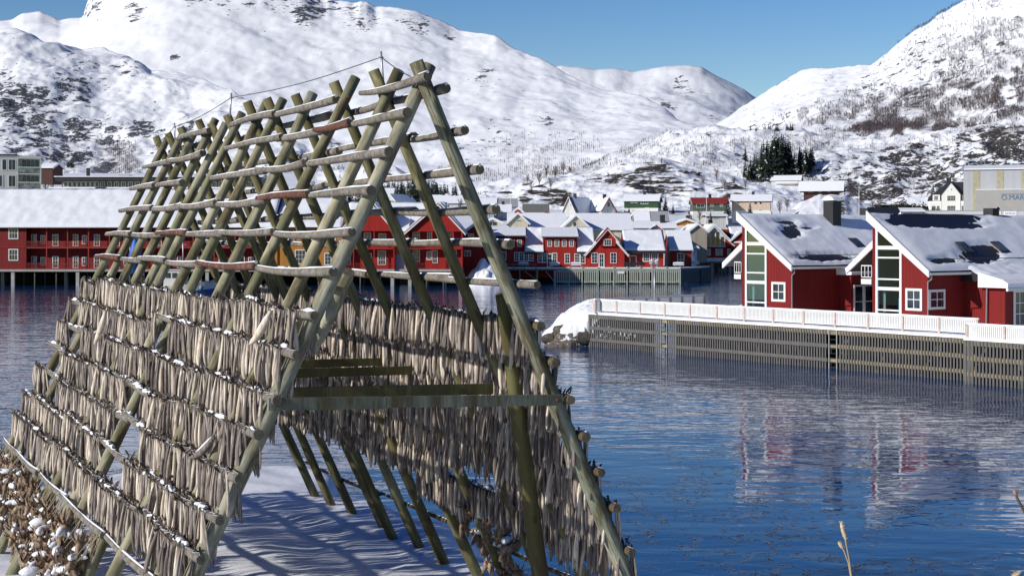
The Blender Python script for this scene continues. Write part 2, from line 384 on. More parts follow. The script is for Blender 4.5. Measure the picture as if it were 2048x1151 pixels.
# the big white mountain behind the harbour
BM = layer('mountain', [(-700,90),(-200,60),(0,40),(25,38),(45,28),(80,23),(110,32),(120,37),(165,33),(172,10),(185,-30),(260,-70),(400,-75),(520,-50),(600,-28),(630,-4),(648,2),(657,0),(668,5),(695,3),(706,5),(720,0),(734,3),(751,16),(765,13),(817,19),(838,26),(880,43),(921,61),(942,65),(991,73),(1012,87),(1050,108),(1081,116),(1100,127),(1133,150),(1161,165),(1200,176),(1250,190),(1295,200),(1331,217),(1359,242),(1384,262),(1460,300),(1700,380)],
      [(-700,2750),(300,2700),(900,2500),(1384,2050),(1700,1950)], [(-700,392),(600,404),(900,428),(1050,428),(1384,330),(1700,385)], [(-700,1750),(600,1750),(1000,1650),(1384,1650),(1700,1600)],
      M_mountain('big_mountain_snow', 30, GREYROCK, bumpd=4, bs=.25, fine=2.6), -500, 1600, 520, 170, 20, 650, .92,
      rock=blobs([(175,12,45,30,.68),(268,22,26,28,.72,20),(385,4,30,14,.7),(470,10,70,20,.58),(620,22,52,34,.78,-20),(560,12,40,24,.62),(718,30,60,42,.60,30),(690,8,70,16,.6),(835,52,48,22,.70,20),(890,70,30,12,.6,20),(350,118,18,12,.66),(970,165,40,30,.52),(1010,270,90,60,.50),(1130,255,60,60,.50),(960,285,120,50,.50),(1095,240,24,14,.66)], .30),
      shrub=blobs([(1000,320,330,60,.52),(1180,290,140,50,.4)], 0), seed=11, jag=5)
# nearer rocky shoulder on the left
LS = layer('mountain', [(-900,120),(-300,90),(0,56),(21,57),(45,63),(70,75),(92,89),(115,89),(167,103),(202,96),(222,103),(250,113),(278,130),(302,149),(348,153),(410,163),(462,182),(512,209),(560,238),(620,262),(690,292),(740,312),(800,347),(850,368),(960,392),(1100,410)],
      [(-900,1350),(200,1300),(500,1120),(850,860),(1100,800)], [(-900,400),(560,406),(700,434),(1100,434)], [(-900,930),(200,900),(500,850),(850,740),(1100,720)],
      M_mountain('left_shoulder_snow', 13, (.075,.078,.09), bumpd=2.6, rot=18), -600, 1050, 420, 170, 20, 190, .85,
      rock=blobs([(40,215,120,75,.72,25),(150,170,60,60,.62,40),(180,265,110,40,.70,10),(280,258,60,18,.75,5),(110,300,60,40,.75,30),(40,290,60,40,.7),(165,315,45,24,.80,-25),(205,338,50,20,.85,-25),(370,250,26,26,.7,70),(330,260,30,30,.5),(250,130,30,30,.55,50),(640,300,120,40,.46)], .37),
      shrub=blobs([(240,318,70,50,.85),(110,345,60,40,.7),(240,310,160,50,.35)], .12), seed=23, ridge_amp=6, rock_slope=.16, jag=1.6)
# steep wooded mountain on the right
RM = layer('mountain', [(1300,330),(1440,240),(1511,195),(1534,183),(1559,169),(1598,146),(1624,137),(1668,132),(1690,131),(1722,124),(1741,126),(1763,108),(1792,84),(1821,66),(1865,40),(1879,31),(1934,2),(2048,-55),(2300,-140),(2800,-200)],
      [(1300,2300),(1511,2300),(1750,2000),(2100,1700),(2800,1700)], [(1300,350),(1640,262),(1755,282),(1865,282),(2048,270),(2800,262)], [(1300,1600),(1640,1400),(2048,1180),(2800,1150)],
      M_mountain('right_mountain_snow', 15, (.085,.085,.088), bumpd=3, rot=-35), 1330, 2650, 420, 170, 22, 260, .95,
      rock=blobs([(1850,110,60,40,.60,-35),(1760,165,80,40,.58,-35),(1900,150,60,70,.62,-40),(1830,190,60,30,.66,-35),(1625,220,60,18,.55,-20),(1560,240,80,14,.62,-12),(1960,120,90,50,.54,-30),(1990,180,80,60,.56),(1700,230,60,20,.5,-30)], .42),
      shrub=blobs([(1860,225,190,55,.72,-8),(1980,130,120,70,.6,-35),(1780,225,120,60,.6),(1700,250,120,30,.55),(1850,250,220,22,.9,3)], .16), seed=37, ridge_amp=7, rock_slope=.10, jag=2)
# low birch hill in the middle and the cliff belt running to the right
RL = layer('hill', [(900,400),(1040,372),(1100,350),(1180,332),(1240,311),(1290,286),(1340,264),(1380,263),(1450,260),(1500,262),(1560,258),(1642,254),(1682,266),(1755,274),(1865,272),(1923,262),(1974,249),(2048,252),(2400,240),(2700,240)],
      [(900,820),(1300,950),(1642,900),(2048,740),(2700,740)], [(900,412),(1400,392),(1640,402),(2048,424),(2700,424)], [(900,600),(1400,640),(1640,600),(2048,560),(2700,560)],
      M_mountain('birch_hill_snow', 7.5, (.052,.046,.043), bumpd=1.6, rot=-20), 930, 2600, 460, 130, 9, 95, .8,
      rock=blobs([(1740,345,50,34,.70),(1820,330,70,46,.82),(1690,375,60,34,.82),(1760,380,70,34,.86),(1860,350,60,50,.78),(1920,320,60,40,.74),(2000,290,40,50,.9),(2030,310,60,60,.86),(1950,270,60,16,.6),(1700,330,40,20,.62),(1650,360,30,30,.6)], .46),
      shrub=blobs([(1400,300,260,50,.62),(1600,290,140,50,.6),(1760,285,160,24,.55),(1190,350,130,26,.75),(1300,330,140,40,.55),(2000,262,120,14,.8)], .15), seed=51, ridge_amp=6, rock_slope=.12, jag=.9)
# rocky knoll behind the green house
KN = layer('knoll', [(780,412),(900,396),(985,386),(1040,374),(1085,352),(1130,345),(1170,350),(1205,343),(1245,327),(1290,319),(1340,318),(1385,329),(1425,341),(1480,358),(1530,372),(1575,392),(1620,412),(1700,424)],
      [(780,560),(1300,590),(1700,560)], [(780,424),(1240,424),(1700,424)], [(780,476),(1300,452),(1700,476)],
      M_mountain('knoll_snow', 7.0, BROWNROCK, bumpd=1.0, strat=(.30, .4, 2.6), rot=16, fine=2.0), 760, 1720, 420, 110, 3.2, 34, .62,
      rock=blobs([(1190,362,30,16,.72,-30),(1235,352,50,18,.74,-35),(1290,352,60,26,.80,-12),(1340,368,56,22,.80,15),(1385,350,30,14,.80,20),(1300,378,56,14,.74,10),(1375,378,40,14,.74),(1450,376,30,16,.72,-30),(1470,385,40,20,.74,-30),(1075,380,34,16,.78),(1110,394,44,22,.86),(1130,402,40,16,.84),(1050,397,22,14,.8),(1010,384,24,10,.7)], .40),
      shrub=blobs([(1090,352,50,26,.6),(1330,330,120,22,.25)], .08), seed=63, ridge_amp=1.6, rock_slope=.10, jag=.5)
# gentle snowy ground the town stands on
def town_y(py): return 32.3/(.093+(py-478)/F)
nc, nr = 300, 70
px = np.concatenate([np.linspace(-700, 1360, 150), np.linspace(1372, 1400, 40), np.linspace(1410, 2700, 110)])
sh = np.interp(px, [1376, 1394], [276, 373]); v = np.linspace(0, 1, nr)[:, None]
Y = sh+(705-sh)*v**1.15; X = (px-CX)/F*Y
cap = np.interp(px, [600, 680, 980, 1040], [700, 480, 480, 452]); Z = 2.3+np.clip(np.minimum(Y, cap)-285, -5, None)*.093
inl = np.clip((px-1376)/18, 0, 1); Z = Z*(1-inl)+inl*(2.3+(np.clip((Y-373)/75, 0, 1))*(Z-2.3))
Z = Z+.35*fbm(X, Y, X*0, 14, 4, 5)*np.clip((Y-sh)/30, 0, 1)
X = np.vstack([((px-CX)/F*(sh-2.5))[None], X]); Y = np.vstack([(sh-2.5)[None], Y]); Z = np.vstack([np.full((1, nc), -1.5), Z])
tag(link('town_ground', npmesh('town_ground', np.stack([X, Y, Z], -1).reshape(-1, 3), gridq(nr+1, nc), SNOW)), kind='structure')
# ---------------------------------------------------------------- the bank the rack stands on
TH = math.atan(1438/F); AX = Vector((-math.sin(TH), math.cos(TH), 0)); PE = Vector((math.cos(TH), math.sin(TH), 0)); UP = Vector((0, 0, 1))
C0 = P(845, 175, 16.0)
TS = [0, 1.10, 2.58, 4.17, 5.48, 6.42, 7.66, 8.62, 9.36, 10.6, 11.6, 12.66]; TZ = [0, 0, .06, .05, .11, .08, .05, -.05, .03, -.02, -.04, 0]
def bank_z(x, y):
    """snowy bank: a low terrace under the rack that falls to the water to the right and behind"""
    rel = Vector((x, y, 0))-Vector((C0.x, C0.y, 0)); t = rel.dot(AX); l = rel.dot(PE)
    z = 3.22-.035*(l)+.012*(t-6)
    e1 = 3.9+.25*math.sin(t*.8)+.2*math.sin(t*2.1+1)                       # right edge
    e2 = 16.2+.8*math.sin(l*.55)+.4*math.sin(l*1.3)                       # far edge
    def drop(d): return 0 if d < 0 else (d*d*.9 if d < .6 else .324+(d-.6)*1.15)
    z -= drop(l-e1)+drop(t-e2)
    z += .10*noise.fractal((x*.35, y*.35, 1.3), 1, 2, 4)+.05*noise.noise((x*1.3, y*1.3, 0))+.03*noise.noise((x*3.1, y*3.1, 5))
    d0 = math.hypot(x-.8, y-1.5)                                          # knoll the photographer stands on
    if d0 < 12: z = max(z, 6.35-max(0, d0-3.4)*1.25+.1*noise.noise((x, y, 4)))
    return max(z, -1.0)
xs = np.linspace(-26, 11, 190); ys = np.linspace(1, 41, 210)
V = np.array([(x, y, bank_z(x, y)) for y in ys for x in xs])
tag(link('snow_bank', npmesh('snow_bank', V, gridq(len(ys), len(xs)), SNOW)), kind='structure')
# ---------------------------------------------------------------- timber
def M_pole(name, a, b, green, swirl=0.0):
    t = NT(name); oi = t.node('ShaderNodeObjectInfo').outputs['Random']
    v = t.coords((1, 1, 1), rnd=True)
    st = t.node('ShaderNodeMapping', {'Vector': v, 'Scale': (16, 16, .9)}).outputs[0]
    n1 = t.noise(st, 1.0, 6, .65, .6+swirl)
    n2 = t.noise(t.node('ShaderNodeMapping', {'Vector': v, 'Scale': (2.2, 2.2, .8)}).outputs[0], 1.0, 4, .6)
    c = t.ramp(n1, [(.28, c3(a, .55)), (.5, a), (.72, b)])
    c = t.mix(t.ramp(n2, [(.46, (0,0,0)), (.66, (.85,.85,.85))]), c, green)
    n3 = t.noise(t.node('ShaderNodeMapping', {'Vector': v, 'Scale': (5, 5, 1.3), 'Location': (3, 1, 7)}).outputs[0], 1.0, 5, .65)
    c = t.mix(t.ramp(n3, [(.50, (0,0,0)), (.60, (.85,.85,.85))]), c, (.095, .072, .034)); c = t.mix(t.ramp(n3, [(.36, (.8,.8,.8)), (.46, (0,0,0))]), c, c3(b, 1.2))
    # knots and rusty stains
    vo = t.node('ShaderNodeTexVoronoi', {'Vector': t.node('ShaderNodeMapping', {'Vector': v, 'Scale': (3.2, 3.2, 1.5)}).outputs[0], 'Scale': 1.0})
    kn = t.ramp(vo.outputs['Distance'], [(.05, (1,1,1)), (.14, (0,0,0))])
    c = t.mix(t.math('MULTIPLY', kn, .75), c, (.055, .035, .018))
    if swirl:
        w = t.node('ShaderNodeTexWave', {'Vector': t.node('ShaderNodeMapping', {'Vector': v, 'Scale': (7, 7, .8)}).outputs[0], 'Scale': 1.6, 'Distortion': 7.0, 'Detail': 3.0, 'Detail Scale': .9}).outputs['Fac']
        c = t.mix(t.ramp(w, [(.0, (.85,.85,.85)), (.22, (0,0,0))]), c, (.06, .07, .045))
    c = t.mix(t.math('MULTIPLY', oi, .35), c, (.10, .085, .035))
    return t.fin(c, .8, t.bump(t.math('ADD', n1, t.math('MULTIPLY', kn, .4)), .5, .012), Specular_IOR_Level=.25)
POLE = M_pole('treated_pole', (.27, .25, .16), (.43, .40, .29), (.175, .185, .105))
POLED = M_pole('mossy_shaded_pole', (.155, .14, .065), (.26, .235, .13), (.10, .10, .04))  # mossy olive wood, colour also darkened for the shade inside the rack
POLEF = M_pole('treated_pole_pale', (.29, .295, .22), (.44, .43, .34), (.24, .27, .20), swirl=.8)
POLEL = M_pole('treated_pole_light', (.35, .335, .255), (.54, .52, .41), (.27, .285, .21))
ENDG = simple('sawn_end', (.14, .12, .08), .85, .35, 14, .004)
def M_bark(name, a, b):
    t = NT(name); v = t.coords((1, 1, 1), rnd=True); n = t.noise(t.node('ShaderNodeMapping', {'Vector': v, 'Scale': (9, 9, 9)}).outputs[0], 1.0, 6, .7)
    n2 = t.noise(v, 26, 5, .7)
    c = t.ramp(n, [(.32, c3(a, .5)), (.52, a), (.74, b)])
    c = t.mix(t.ramp(n2, [(.55, (0,0,0)), (.7, (.8,.8,.8))]), c, (.05, .045, .04))
    return t.fin(c, .9, t.bump(t.math('ADD', n, n2), .6, .02), Specular_IOR_Level=.15)
BARK = M_bark('grey_bark', (.22, .195, .165), (.36, .335, .30)); BARKR = M_bark('red_bark', (.15, .07, .052), (.24, .155, .125)); BARKB = M_bark('brown_bark', (.14, .105, .065), (.24, .20, .13))
RUST = simple('rusty_bolt', (.10, .045, .02), .8, .4, 20)
rack = thing('fish_drying_rack', 'tall grey-green timber A-frame drying rack hung with rows of fish', 'drying rack', (C0.x, C0.y, 3.2))
RO = Vector(rack.location)
def zquat(d): return d.to_track_quat('Z', 'Y')
def place(o, w, q=None):
    o.location = Vector(w)-RO
    if q is not None: o.rotation_euler = q.to_euler()
    return o
def lateral(px, py):
    q = ray_plane(px, py, C0, AX)-C0; return q.dot(PE), q.z
lL, zL = lateral(391, 1151); lR, zR = lateral(1247, 1151); SL = lL/zL; SR = lR/zR          # lateral per metre of height
rng = random.Random(5)
def pole_mesh(L, r0, r1, seed):
    mb = MB(); n = 12; g = random.Random(seed); bx, by = g.uniform(-.035, .035), g.uniform(-.02, .02); ph = g.uniform(0, 6)
    pts = [(bx*math.sin(math.pi*k/n)+.006*math.sin(k*1.7+ph), by*math.sin(math.pi*k/n), L*k/n) for k in range(n+1)]
    mb.tube(pts, [r0+(r1-r0)*k/n+.003*math.sin(k*2.3+ph) for k in range(n+1)], 14, 0, 1); return mb
FRAMES = []
for j, t in enumerate(TS):
    C = C0+AX*t+UP*(TZ[j]+.05*(j > 0))
    dsl = rng.uniform(-.012, .012) if j else 0; dsr = rng.uniform(-.012, .012) if j else 0
    FRAMES.append((t, C, SL+dsl, SR+dsr))
    for side, s in ((-1, SL+dsl), (1, SR+dsr)):
        down = PE*(-s)+UP*-1                          # lateral changes by s per metre of height
        off = AX*((.10 if side == -1 else -.10)*(1 if j == 0 else -1))
        base_z = bank_z((C+down*6.6).x, (C+down*6.6).y)-.25
        k = (C.z-base_z)
        foot = C+down*k+off; upv = -down.normalized()
        top = C+upv*(rng.uniform(.21, .30) if j else .30)+off
        Ln = (top-foot).length; r0, r1 = (rng.uniform(.082, .092), rng.uniform(.064, .071)) if j else (.106, .078)
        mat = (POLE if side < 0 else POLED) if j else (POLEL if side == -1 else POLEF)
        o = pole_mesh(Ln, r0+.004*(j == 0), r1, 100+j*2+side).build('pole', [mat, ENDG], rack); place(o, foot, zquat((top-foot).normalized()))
    b = MB(); b.tube([C-AX*.235, C+AX*.2], .018, 8); place(b.build('bolt', RUST, rack), (0, 0, 0)).location = -RO
# ---------------------------------------------------------------- rails
LY = [170, 240, 317, 393, 474, 552, 636, 710, 792, 870, 951, 1034, 1113]; RY = [190, 273, 350, 428, 498, 576, 650, 723, 796, 868, 942, 1017, 1091]
def row_z(side, i):
    if side < 0:
        px = 391+(845-391)*(1151-LY[i])/976; q = ray_plane(px, LY[i], C0, AX)
    else:
        px = 1247-(1247-845)*(1151-RY[i])/976; q = ray_plane(px, RY[i], C0, AX)
    return q.z-C0.z
ROWZ = {(s, i): row_z(s, i) for s in (-1, 1) for i in range(13)}
for i in (13, 14, 15): ROWZ[(-1, i)] = ROWZ[(-1, 12)]-.45*(i-12); ROWZ[(1, i)] = ROWZ[(1, 12)]-.44*(i-12)
def rail_pos(side, i, t, lift=0.0):
    s = SL if side < 0 else SR; z = ROWZ[(side, i)]
    nrm = (PE*side+UP*abs(s)).normalized()
    return C0+AX*t+PE*(s*z)+UP*z+nrm*(.128+lift)
SEGS = []
def add_rail(side, i, ta, tb, red=False, thick=1.0, snowy=True, lift=0.0, fish=False):
    g = random.Random(int(ta*100)+i*977+side*31); n = 9; r0 = .054*thick*g.uniform(.9, 1.1); r1 = .034*thick*g.uniform(.9, 1.15)
    A = rail_pos(side, i, ta, lift); B = rail_pos(side, i, tb, lift); d = (B-A)
    if fish: A = A+UP*g.uniform(-.09, .02); B = B+UP*g.uniform(-.03, .07)
    d = (B-A); bowz = g.uniform(-.05, .02); bows = g.uniform(-.03, .05); nrm = PE*side
    pts = []; rad = []
    for k in range(n+1):
        u = k/n; w = math.sin(math.pi*u)
        pts.append(A+d*u+UP*(bowz*w+.003*math.sin(u*7+ta))+nrm*(bows*w)); rad.append((r0+(r1-r0)*u)*(1+.03*math.sin(u*17+i)))
    mid = A+d*.5
    mb = MB(); mb.tube([p-mid for p in pts], rad, 9, 0, 1)
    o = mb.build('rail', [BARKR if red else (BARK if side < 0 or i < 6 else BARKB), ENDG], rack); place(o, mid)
    SEGS.append((side, i, ta, tb, pts))
    if snowy:
        sb = MB(); g2 = random.Random(i*7+int(ta*10))
        if not fish:
            q = [(p+UP*(rad[k]*.86)-mid) for k, p in enumerate(pts)]
            sb.tube(q, [rad[k]*.34*(.7+.5*g2.random()) if g2.random() > .04 else .006 for k in range(len(q))], 7, 0)
        else:
            N = int(d.length*22); qs = []; rs = []; lvl = 0; tgt = 0
            for m in range(N+1):
                u = m/N; kf = u*n; k0 = min(int(kf), n-1); p = pts[k0].lerp(pts[k0+1], kf-k0)
                if m % 2 == 0: tgt = g2.uniform(.010, .038) if noise.noise((m*.21, i*5.3, ta)) > .24 else .002
                lvl = lvl*.45+tgt*.55
                qs.append(p+UP*(.05+lvl*.5+g2.uniform(-.008, .008))+PE*(side*g2.uniform(-.02, .045))-mid); rs.append(lvl)
            sb.tube(qs, rs, 7, 0)
        if sb.v: link('snow', sb.mesh('rail_snow', SNOWF), o)
def chain(side, i, t0, t1, lens, reds=(), skip=(), fish=False, thick=1.0, snowy=True):
    t = t0; k = 0
    while t < t1-.4:
        l = lens[k % len(lens)]; tb = min(t+l, t1)
        if k not in skip: add_rail(side, i, t-.16, tb+.16, k in reds, thick, snowy, .0 if k % 2 == 0 else .035, fish)
        t = tb; k += 1
chain(-1, 0, -.22, 13, [1.75, 1.2, 2.5, 2.0, 1.6, 1.9, 2.2], skip=(1, 4, 6))
chain(-1, 1, -.12, 13, [1.7, 1.0, 1.7, 2.6, 1.6, 2.2, 2.1], reds=(1,), skip=(4,))
chain(-1, 2, -.12, 13, [2.75, 1.8, 2.6, 2.1, 1.9, 1.7], skip=(3,))
chain(-1, 3, -.12, 13, [2.0, 1.8, 2.4, 2.2, 2.0, 2.4], reds=(1,))
chain(-1, 4, -.12, 13, [2.7, 2.4, 2.0, 1.7, 2.3, 1.9], reds=(3,))
chain(-1, 5, -.12, 13, [2.75, 2.6, 2.2, 1.7, 1.7, 2.0], reds=(1, 5))
chain(1, 0, -.15, 13, [1.6, 2.2, 2.6, 2.4, 2.0, 2.0], skip=(4,))
chain(1, 1, -.2, 13, [1.5, 2.6, 2.5, 2.2, 2.0, 2.0], skip=(0, 5)); add_rail(1, 1, -.35, 1.5, False, 1.05)
for i in (2, 3, 4, 5): chain(1, i, -.16 if i < 5 else -.42, 13, [2.4, 2.9, 2.6, 2.5, 2.2] if i % 2 else [2.8, 2.4, 2.7, 2.3, 2.4], thick=1.0)
for i in range(6, 13):
    chain(-1, i, -.15, 13, [2.9, 3.2, 2.7, 3.0, 1.9] if i % 2 else [2.2, 3.1, 3.0, 2.8, 2.3], fish=True)
for i in range(6, 13):
    if i == 11: chain(1, i, -.14, 2.6, [1.6, 1.4], fish=True, thick=1.0); chain(1, i, 4.9, 13, [2.7, 2.6, 2.8], fish=True, thick=1.0)
    else: chain(1, i, -.14, 13 if i < 11 else 6.5, [2.8, 3.4, 3.6, 3.3] if i % 2 else [3.3, 3.1, 3.5, 3.2], fish=True, thick=1.0)
chain(-1, 13, 1.0, 13, [2.6, 2.9, 2.4, 2.2, 2.0]); chain(-1, 15, 3.4, 13.3, [2.4, 2.2, 2.6, 2.6], snowy=True)
chain(1, 14, .8, 13, [4.2, 4.0, 4.0], thick=.75)
# ---------------------------------------------------------------- braces, prop poles, wire
def plank(a, b, h, th, mat, name='brace'):
    A = Vector(a); B = Vector(b); m = (A+B)/2; mb = MB(); mb.bar(A-m, B-m, th, h); o = mb.build(name, mat, rack); place(o, m); return o
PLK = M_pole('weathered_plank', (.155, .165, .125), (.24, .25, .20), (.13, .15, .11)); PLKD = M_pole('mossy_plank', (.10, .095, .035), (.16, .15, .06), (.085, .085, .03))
def fp(j, px, py, o=0.0): t, C, a, b = FRAMES[j]; return ray_plane(px, py, C-AX*o, AX)
A0 = fp(0, 536, 808, .235); B0 = fp(0, 1124, 799, .235); Mid = A0.lerp(B0, .376)
plank(A0, Mid-(B0-A0).normalized()*.004, .132, .05, PLK); plank(Mid+(B0-A0).normalized()*.004+UP*.006, B0, .125, .05, PLK)
for q in (A0.lerp(B0, .025), B0.lerp(A0, .02)):
    b = MB(); b.tube([-AX*.05, AX*.12], .022, 7); place(b.build('bolt', RUST, rack), q)
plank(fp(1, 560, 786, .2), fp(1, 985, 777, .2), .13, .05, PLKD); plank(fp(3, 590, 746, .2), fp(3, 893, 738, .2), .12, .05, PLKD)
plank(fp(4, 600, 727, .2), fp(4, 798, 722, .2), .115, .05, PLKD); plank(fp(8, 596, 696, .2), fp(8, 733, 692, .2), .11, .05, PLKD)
def prop(a, b, r0, r1, seed, mat):
    a = Vector(a); b = Vector(b); o = pole_mesh((a-b).length, r0, r1, seed).build('prop', [mat, ENDG], rack); place(o, b, zquat((a-b).normalized()))
prop(P(1005, 588, 16.75), P(1106, 1330, 18.6), .118, .085, 901, PLKD)
prop(P(697, 543, 16.45), P(622, 700, 16.9), .085, .08, 902, POLEL)
WIRE = simple('thin_wire', (.10, .10, .11), .5, .1, Metallic=.5)
def tipw(px, py, t): return ray_plane(px, py, C0+AX*t, AX)
rods = [(762, 103, 768, 178, 1.75), (463, 186, 460, 228, 7.0), (349, 246, 350, 276, 10.9)]; tops = [P(839, 162, 15.8)]
for (x0, y0, x1, y1, t) in rods:
    a = tipw(x0, y0, t); b = tipw(x1, y1+4, t)
    mb = MB(); m = (a+b)/2; mb.tube([b-m, a-m], .014, 7); mb.tube([a-m-UP*.075-PE*.03, a-m-UP*.075+PE*.03], .012, 6)
    place(mb.build('rod', METAL, rack), m); tops.append(a-UP*.07)
tops.append(rail_pos(-1, 0, 12.9))
mb = MB()
for a, b in zip(tops[:-1], tops[1:]):
    n = 10; sag = (b-a).length*.012
    mb.tube([a.lerp(b, k/n)-UP*sag*math.sin(math.pi*k/n)-RO for k in range(n+1)], .0065, 5)
mb.tube([P(839, 162, 15.78)-RO, P(830, 175, 15.75)-RO], .006, 5)
mb.build('wire', WIRE, rack)
# ---------------------------------------------------------------- stockfish
def M_fish():
    t = NT('dried_fish_skin')
    tone = t.node('ShaderNodeAttribute', attribute_name='tone').outputs['Fac']; tail = t.node('ShaderNodeAttribute', attribute_name='tail').outputs['Fac']
    v = t.coords((1, 1, 1), rnd=True)
    n = t.noise(t.node('ShaderNodeMapping', {'Vector': v, 'Scale': (60, 60, 2.4)}).outputs[0], 1.0, 5, .65, .3)
    n2 = t.noise(t.node('ShaderNodeMapping', {'Vector': v, 'Scale': (12, 12, 5)}).outputs[0], 1.0, 4, .6)
    pale = t.ramp(n, [(.30, (.30, .225, .165)), (.48, (.68, .575, .45)), (.66, (.86, .79, .67))])
    grey = t.ramp(n, [(.30, (.06, .048, .043)), (.5, (.165, .135, .12)), (.7, (.37, .315, .28))])
    f = t.math('ADD', tone, t.math('MULTIPLY_ADD', n2, .9, -.45), clamp=True)
    c = t.mix(t.ramp(f, [(.22, (0,0,0)), (.66, (1,1,1))]), pale, grey)
    c = t.mix(tail, c, (.085, .066, .052))
    return t.fin(c, .62, t.bump(t.math('ADD', n, n2), .6, .008), Specular_IOR_Level=.35)
FISH = M_fish()
def fish_geo(seed):
    """one split cod hanging tail-up from z=0: flattened tapering body with a folded belly edge, dark tail stub over the rail"""
    g = random.Random(seed); L = g.uniform(.43, .58); W = g.uniform(.022, .038); T = g.uniform(.016, .026); n = 8; sd = 7
    prof = [.34, .50, .66, .82, .97, 1.0, .86, .50]; zz = [0, .1, .22, .38, .55, .72, .88, 1.0]
    cx, cy = g.uniform(-.022, .022), g.uniform(-.02, .03); tw = g.uniform(-.5, .5); V = []; tone = []; tail = []; base = g.random()*1.3-.12
    fold = g.uniform(.2, .5); fa = g.uniform(0, 6.28)
    for k in range(n):
        for q in range(sd):
            a = 2*math.pi*q/sd+tw*zz[k]; rr = prof[k]*(1-fold*max(0, math.cos(a-fa))**3)
            V.append((math.cos(a)*W*rr+cx*math.sin(zz[k]*3), math.sin(a)*T*rr+cy*math.sin(zz[k]*2.6), -L*zz[k]-(.02*math.cos(a*2+seed) if k == n-1 else 0)))
            tone.append(base+(.25 if math.sin(a) > .5 else 0)); tail.append(.0 if k else .35)
    Fc = []
    for k in range(n-1):
        for q in range(sd): q2 = (q+1) % sd; Fc.append((k*sd+q, k*sd+q2, (k+1)*sd+q2, (k+1)*sd+q))
    o = len(V); V.append((cx*.1, cy*.3, -L*.985)); tone.append(base); tail.append(.6)
    for q in range(sd): Fc.append(((n-1)*sd+(q+1) % sd, o, (n-1)*sd+q, (n-1)*sd+q))
    for m in range(g.choice((0, 0, 1, 1, 2))):                      # ragged dark tail fins sticking up
        o = len(V); a = g.uniform(0, 6.28); l = g.uniform(.04, .10); ex, ey = math.cos(a)*l*.7, math.sin(a)*l*.7
        V += [(-.012, 0, -.01), (.014, .004, -.005), (ex+.014, ey, l*g.uniform(.2, 1)), (ex-.014, ey+.012, l*g.uniform(.2, .9))]; tone += [.9]*4; tail += [.8, .8, 1, 1]
        Fc.append((o, o+1, o+2, o+3))
    for m in range(g.choice((0, 0, 1))):                      # small flap or fin at the neck end
        o = len(V); a = g.uniform(0, 6.28)
        V += [(math.cos(a)*W*.8, math.sin(a)*T, -L*.86), (math.cos(a)*W*1.5, math.sin(a)*T*1.8, -L*.98), (math.cos(a)*W*1.1, math.sin(a)*T*1.4, -L*1.06), (math.cos(a)*W*.4, math.sin(a)*T*.6, -L*.97)]; tone += [base+.3]*4; tail += [.2, .5, .6, .3]
        Fc.append((o, o+1, o+2, o+3))
    return np.array(V), np.array(Fc), np.array(tone), np.array(tail)
def clean_quads(Q):
    return Q
FG = [fish_geo(300+k) for k in range(24)]
def fish_mesh(geo, name='dried_fish'):
    V, Q, to, ta = geo; me = bpy.data.meshes.new(name)
    me.from_pydata([tuple(v) for v in V], [], [tuple(dict.fromkeys(int(i) for i in q)) for q in Q])
    for kk, a in (('tone', to), ('tail', ta)):
        at = me.attributes.new(kk, 'FLOAT', 'POINT'); at.data.foreach_set('value', a.astype(np.float32))
    me.polygons.foreach_set('use_smooth', np.ones(len(me.polygons), bool)); me.materials.append(FISH); return me
FM = [fish_mesh(g) for g in FG]
def proj(w): return (CX+w.x/w.y*F, HY-(w.z-H)/w.y*F)
GAPS_L = [(318, 700, 24, 42), (262, 840, 34, 52), (222, 930, 34, 36), (330, 655, 14, 20), (440, 905, 10, 24), (150, 660, 16, 40), (108, 740, 18, 52)]
FROWS = []                                  # every hanging fish: (position, row side, row index, yaw, scale)
g = random.Random(17)
for side in (-1, 1):
    for i in range(6, 13):
        segs = [s for s in SEGS if s[0] == side and s[1] == i]
        t = -.02 if side < 0 else -.2
        tmax = 13.0
        while t < tmax:
            t += g.uniform(.032, .060)
            ss = [s for s in segs if s[2] <= t <= s[3]]
            if not ss: continue
            sg = ss[0]; u = (t-sg[2])/(sg[3]-sg[2])*9; k0 = min(int(u), 8); p = sg[4][k0].lerp(sg[4][k0+1], u-k0)
            for io in (-1, 1):
                if side > 0 and i == 12 and not (t < 2.2 or t < 6.2): continue
                if side > 0 and i in (9,) and g.random() < .1: continue
                q = p+PE*(io*g.uniform(.045, .10))+UP*g.uniform(.03, .065)+AX*g.uniform(-.01, .01)
                px_, py_ = proj(q-UP*.22)
                if side < 0 and any(((px_-a)/c)**2+((py_-b)/d)**2 < 1 for a, b, c, d in GAPS_L): continue
                if side < 0 and noise.noise((t*.9, i*3.1, io*2)) > .58: continue
                FROWS.append((q, side, i, io, t, g.uniform(0, 6.28), g.uniform(.86, 1.1), g.randrange(24), g.gauss(0, .075), g.gauss(0, .075)))
ORD = ['first', 'second', 'third', 'fourth', 'fifth', 'sixth', 'seventh']
near = sorted([k for k, f in enumerate(FROWS) if f[1] < 0 and f[3] < 0], key=lambda k: FROWS[k][4])[:230]
near += sorted([k for k, f in enumerate(FROWS) if f[1] > 0 and f[3] < 0], key=lambda k: FROWS[k][4])[:62]
near = set(near)
BV, BQ, BT, BTa, off = [], [], [], [], 0
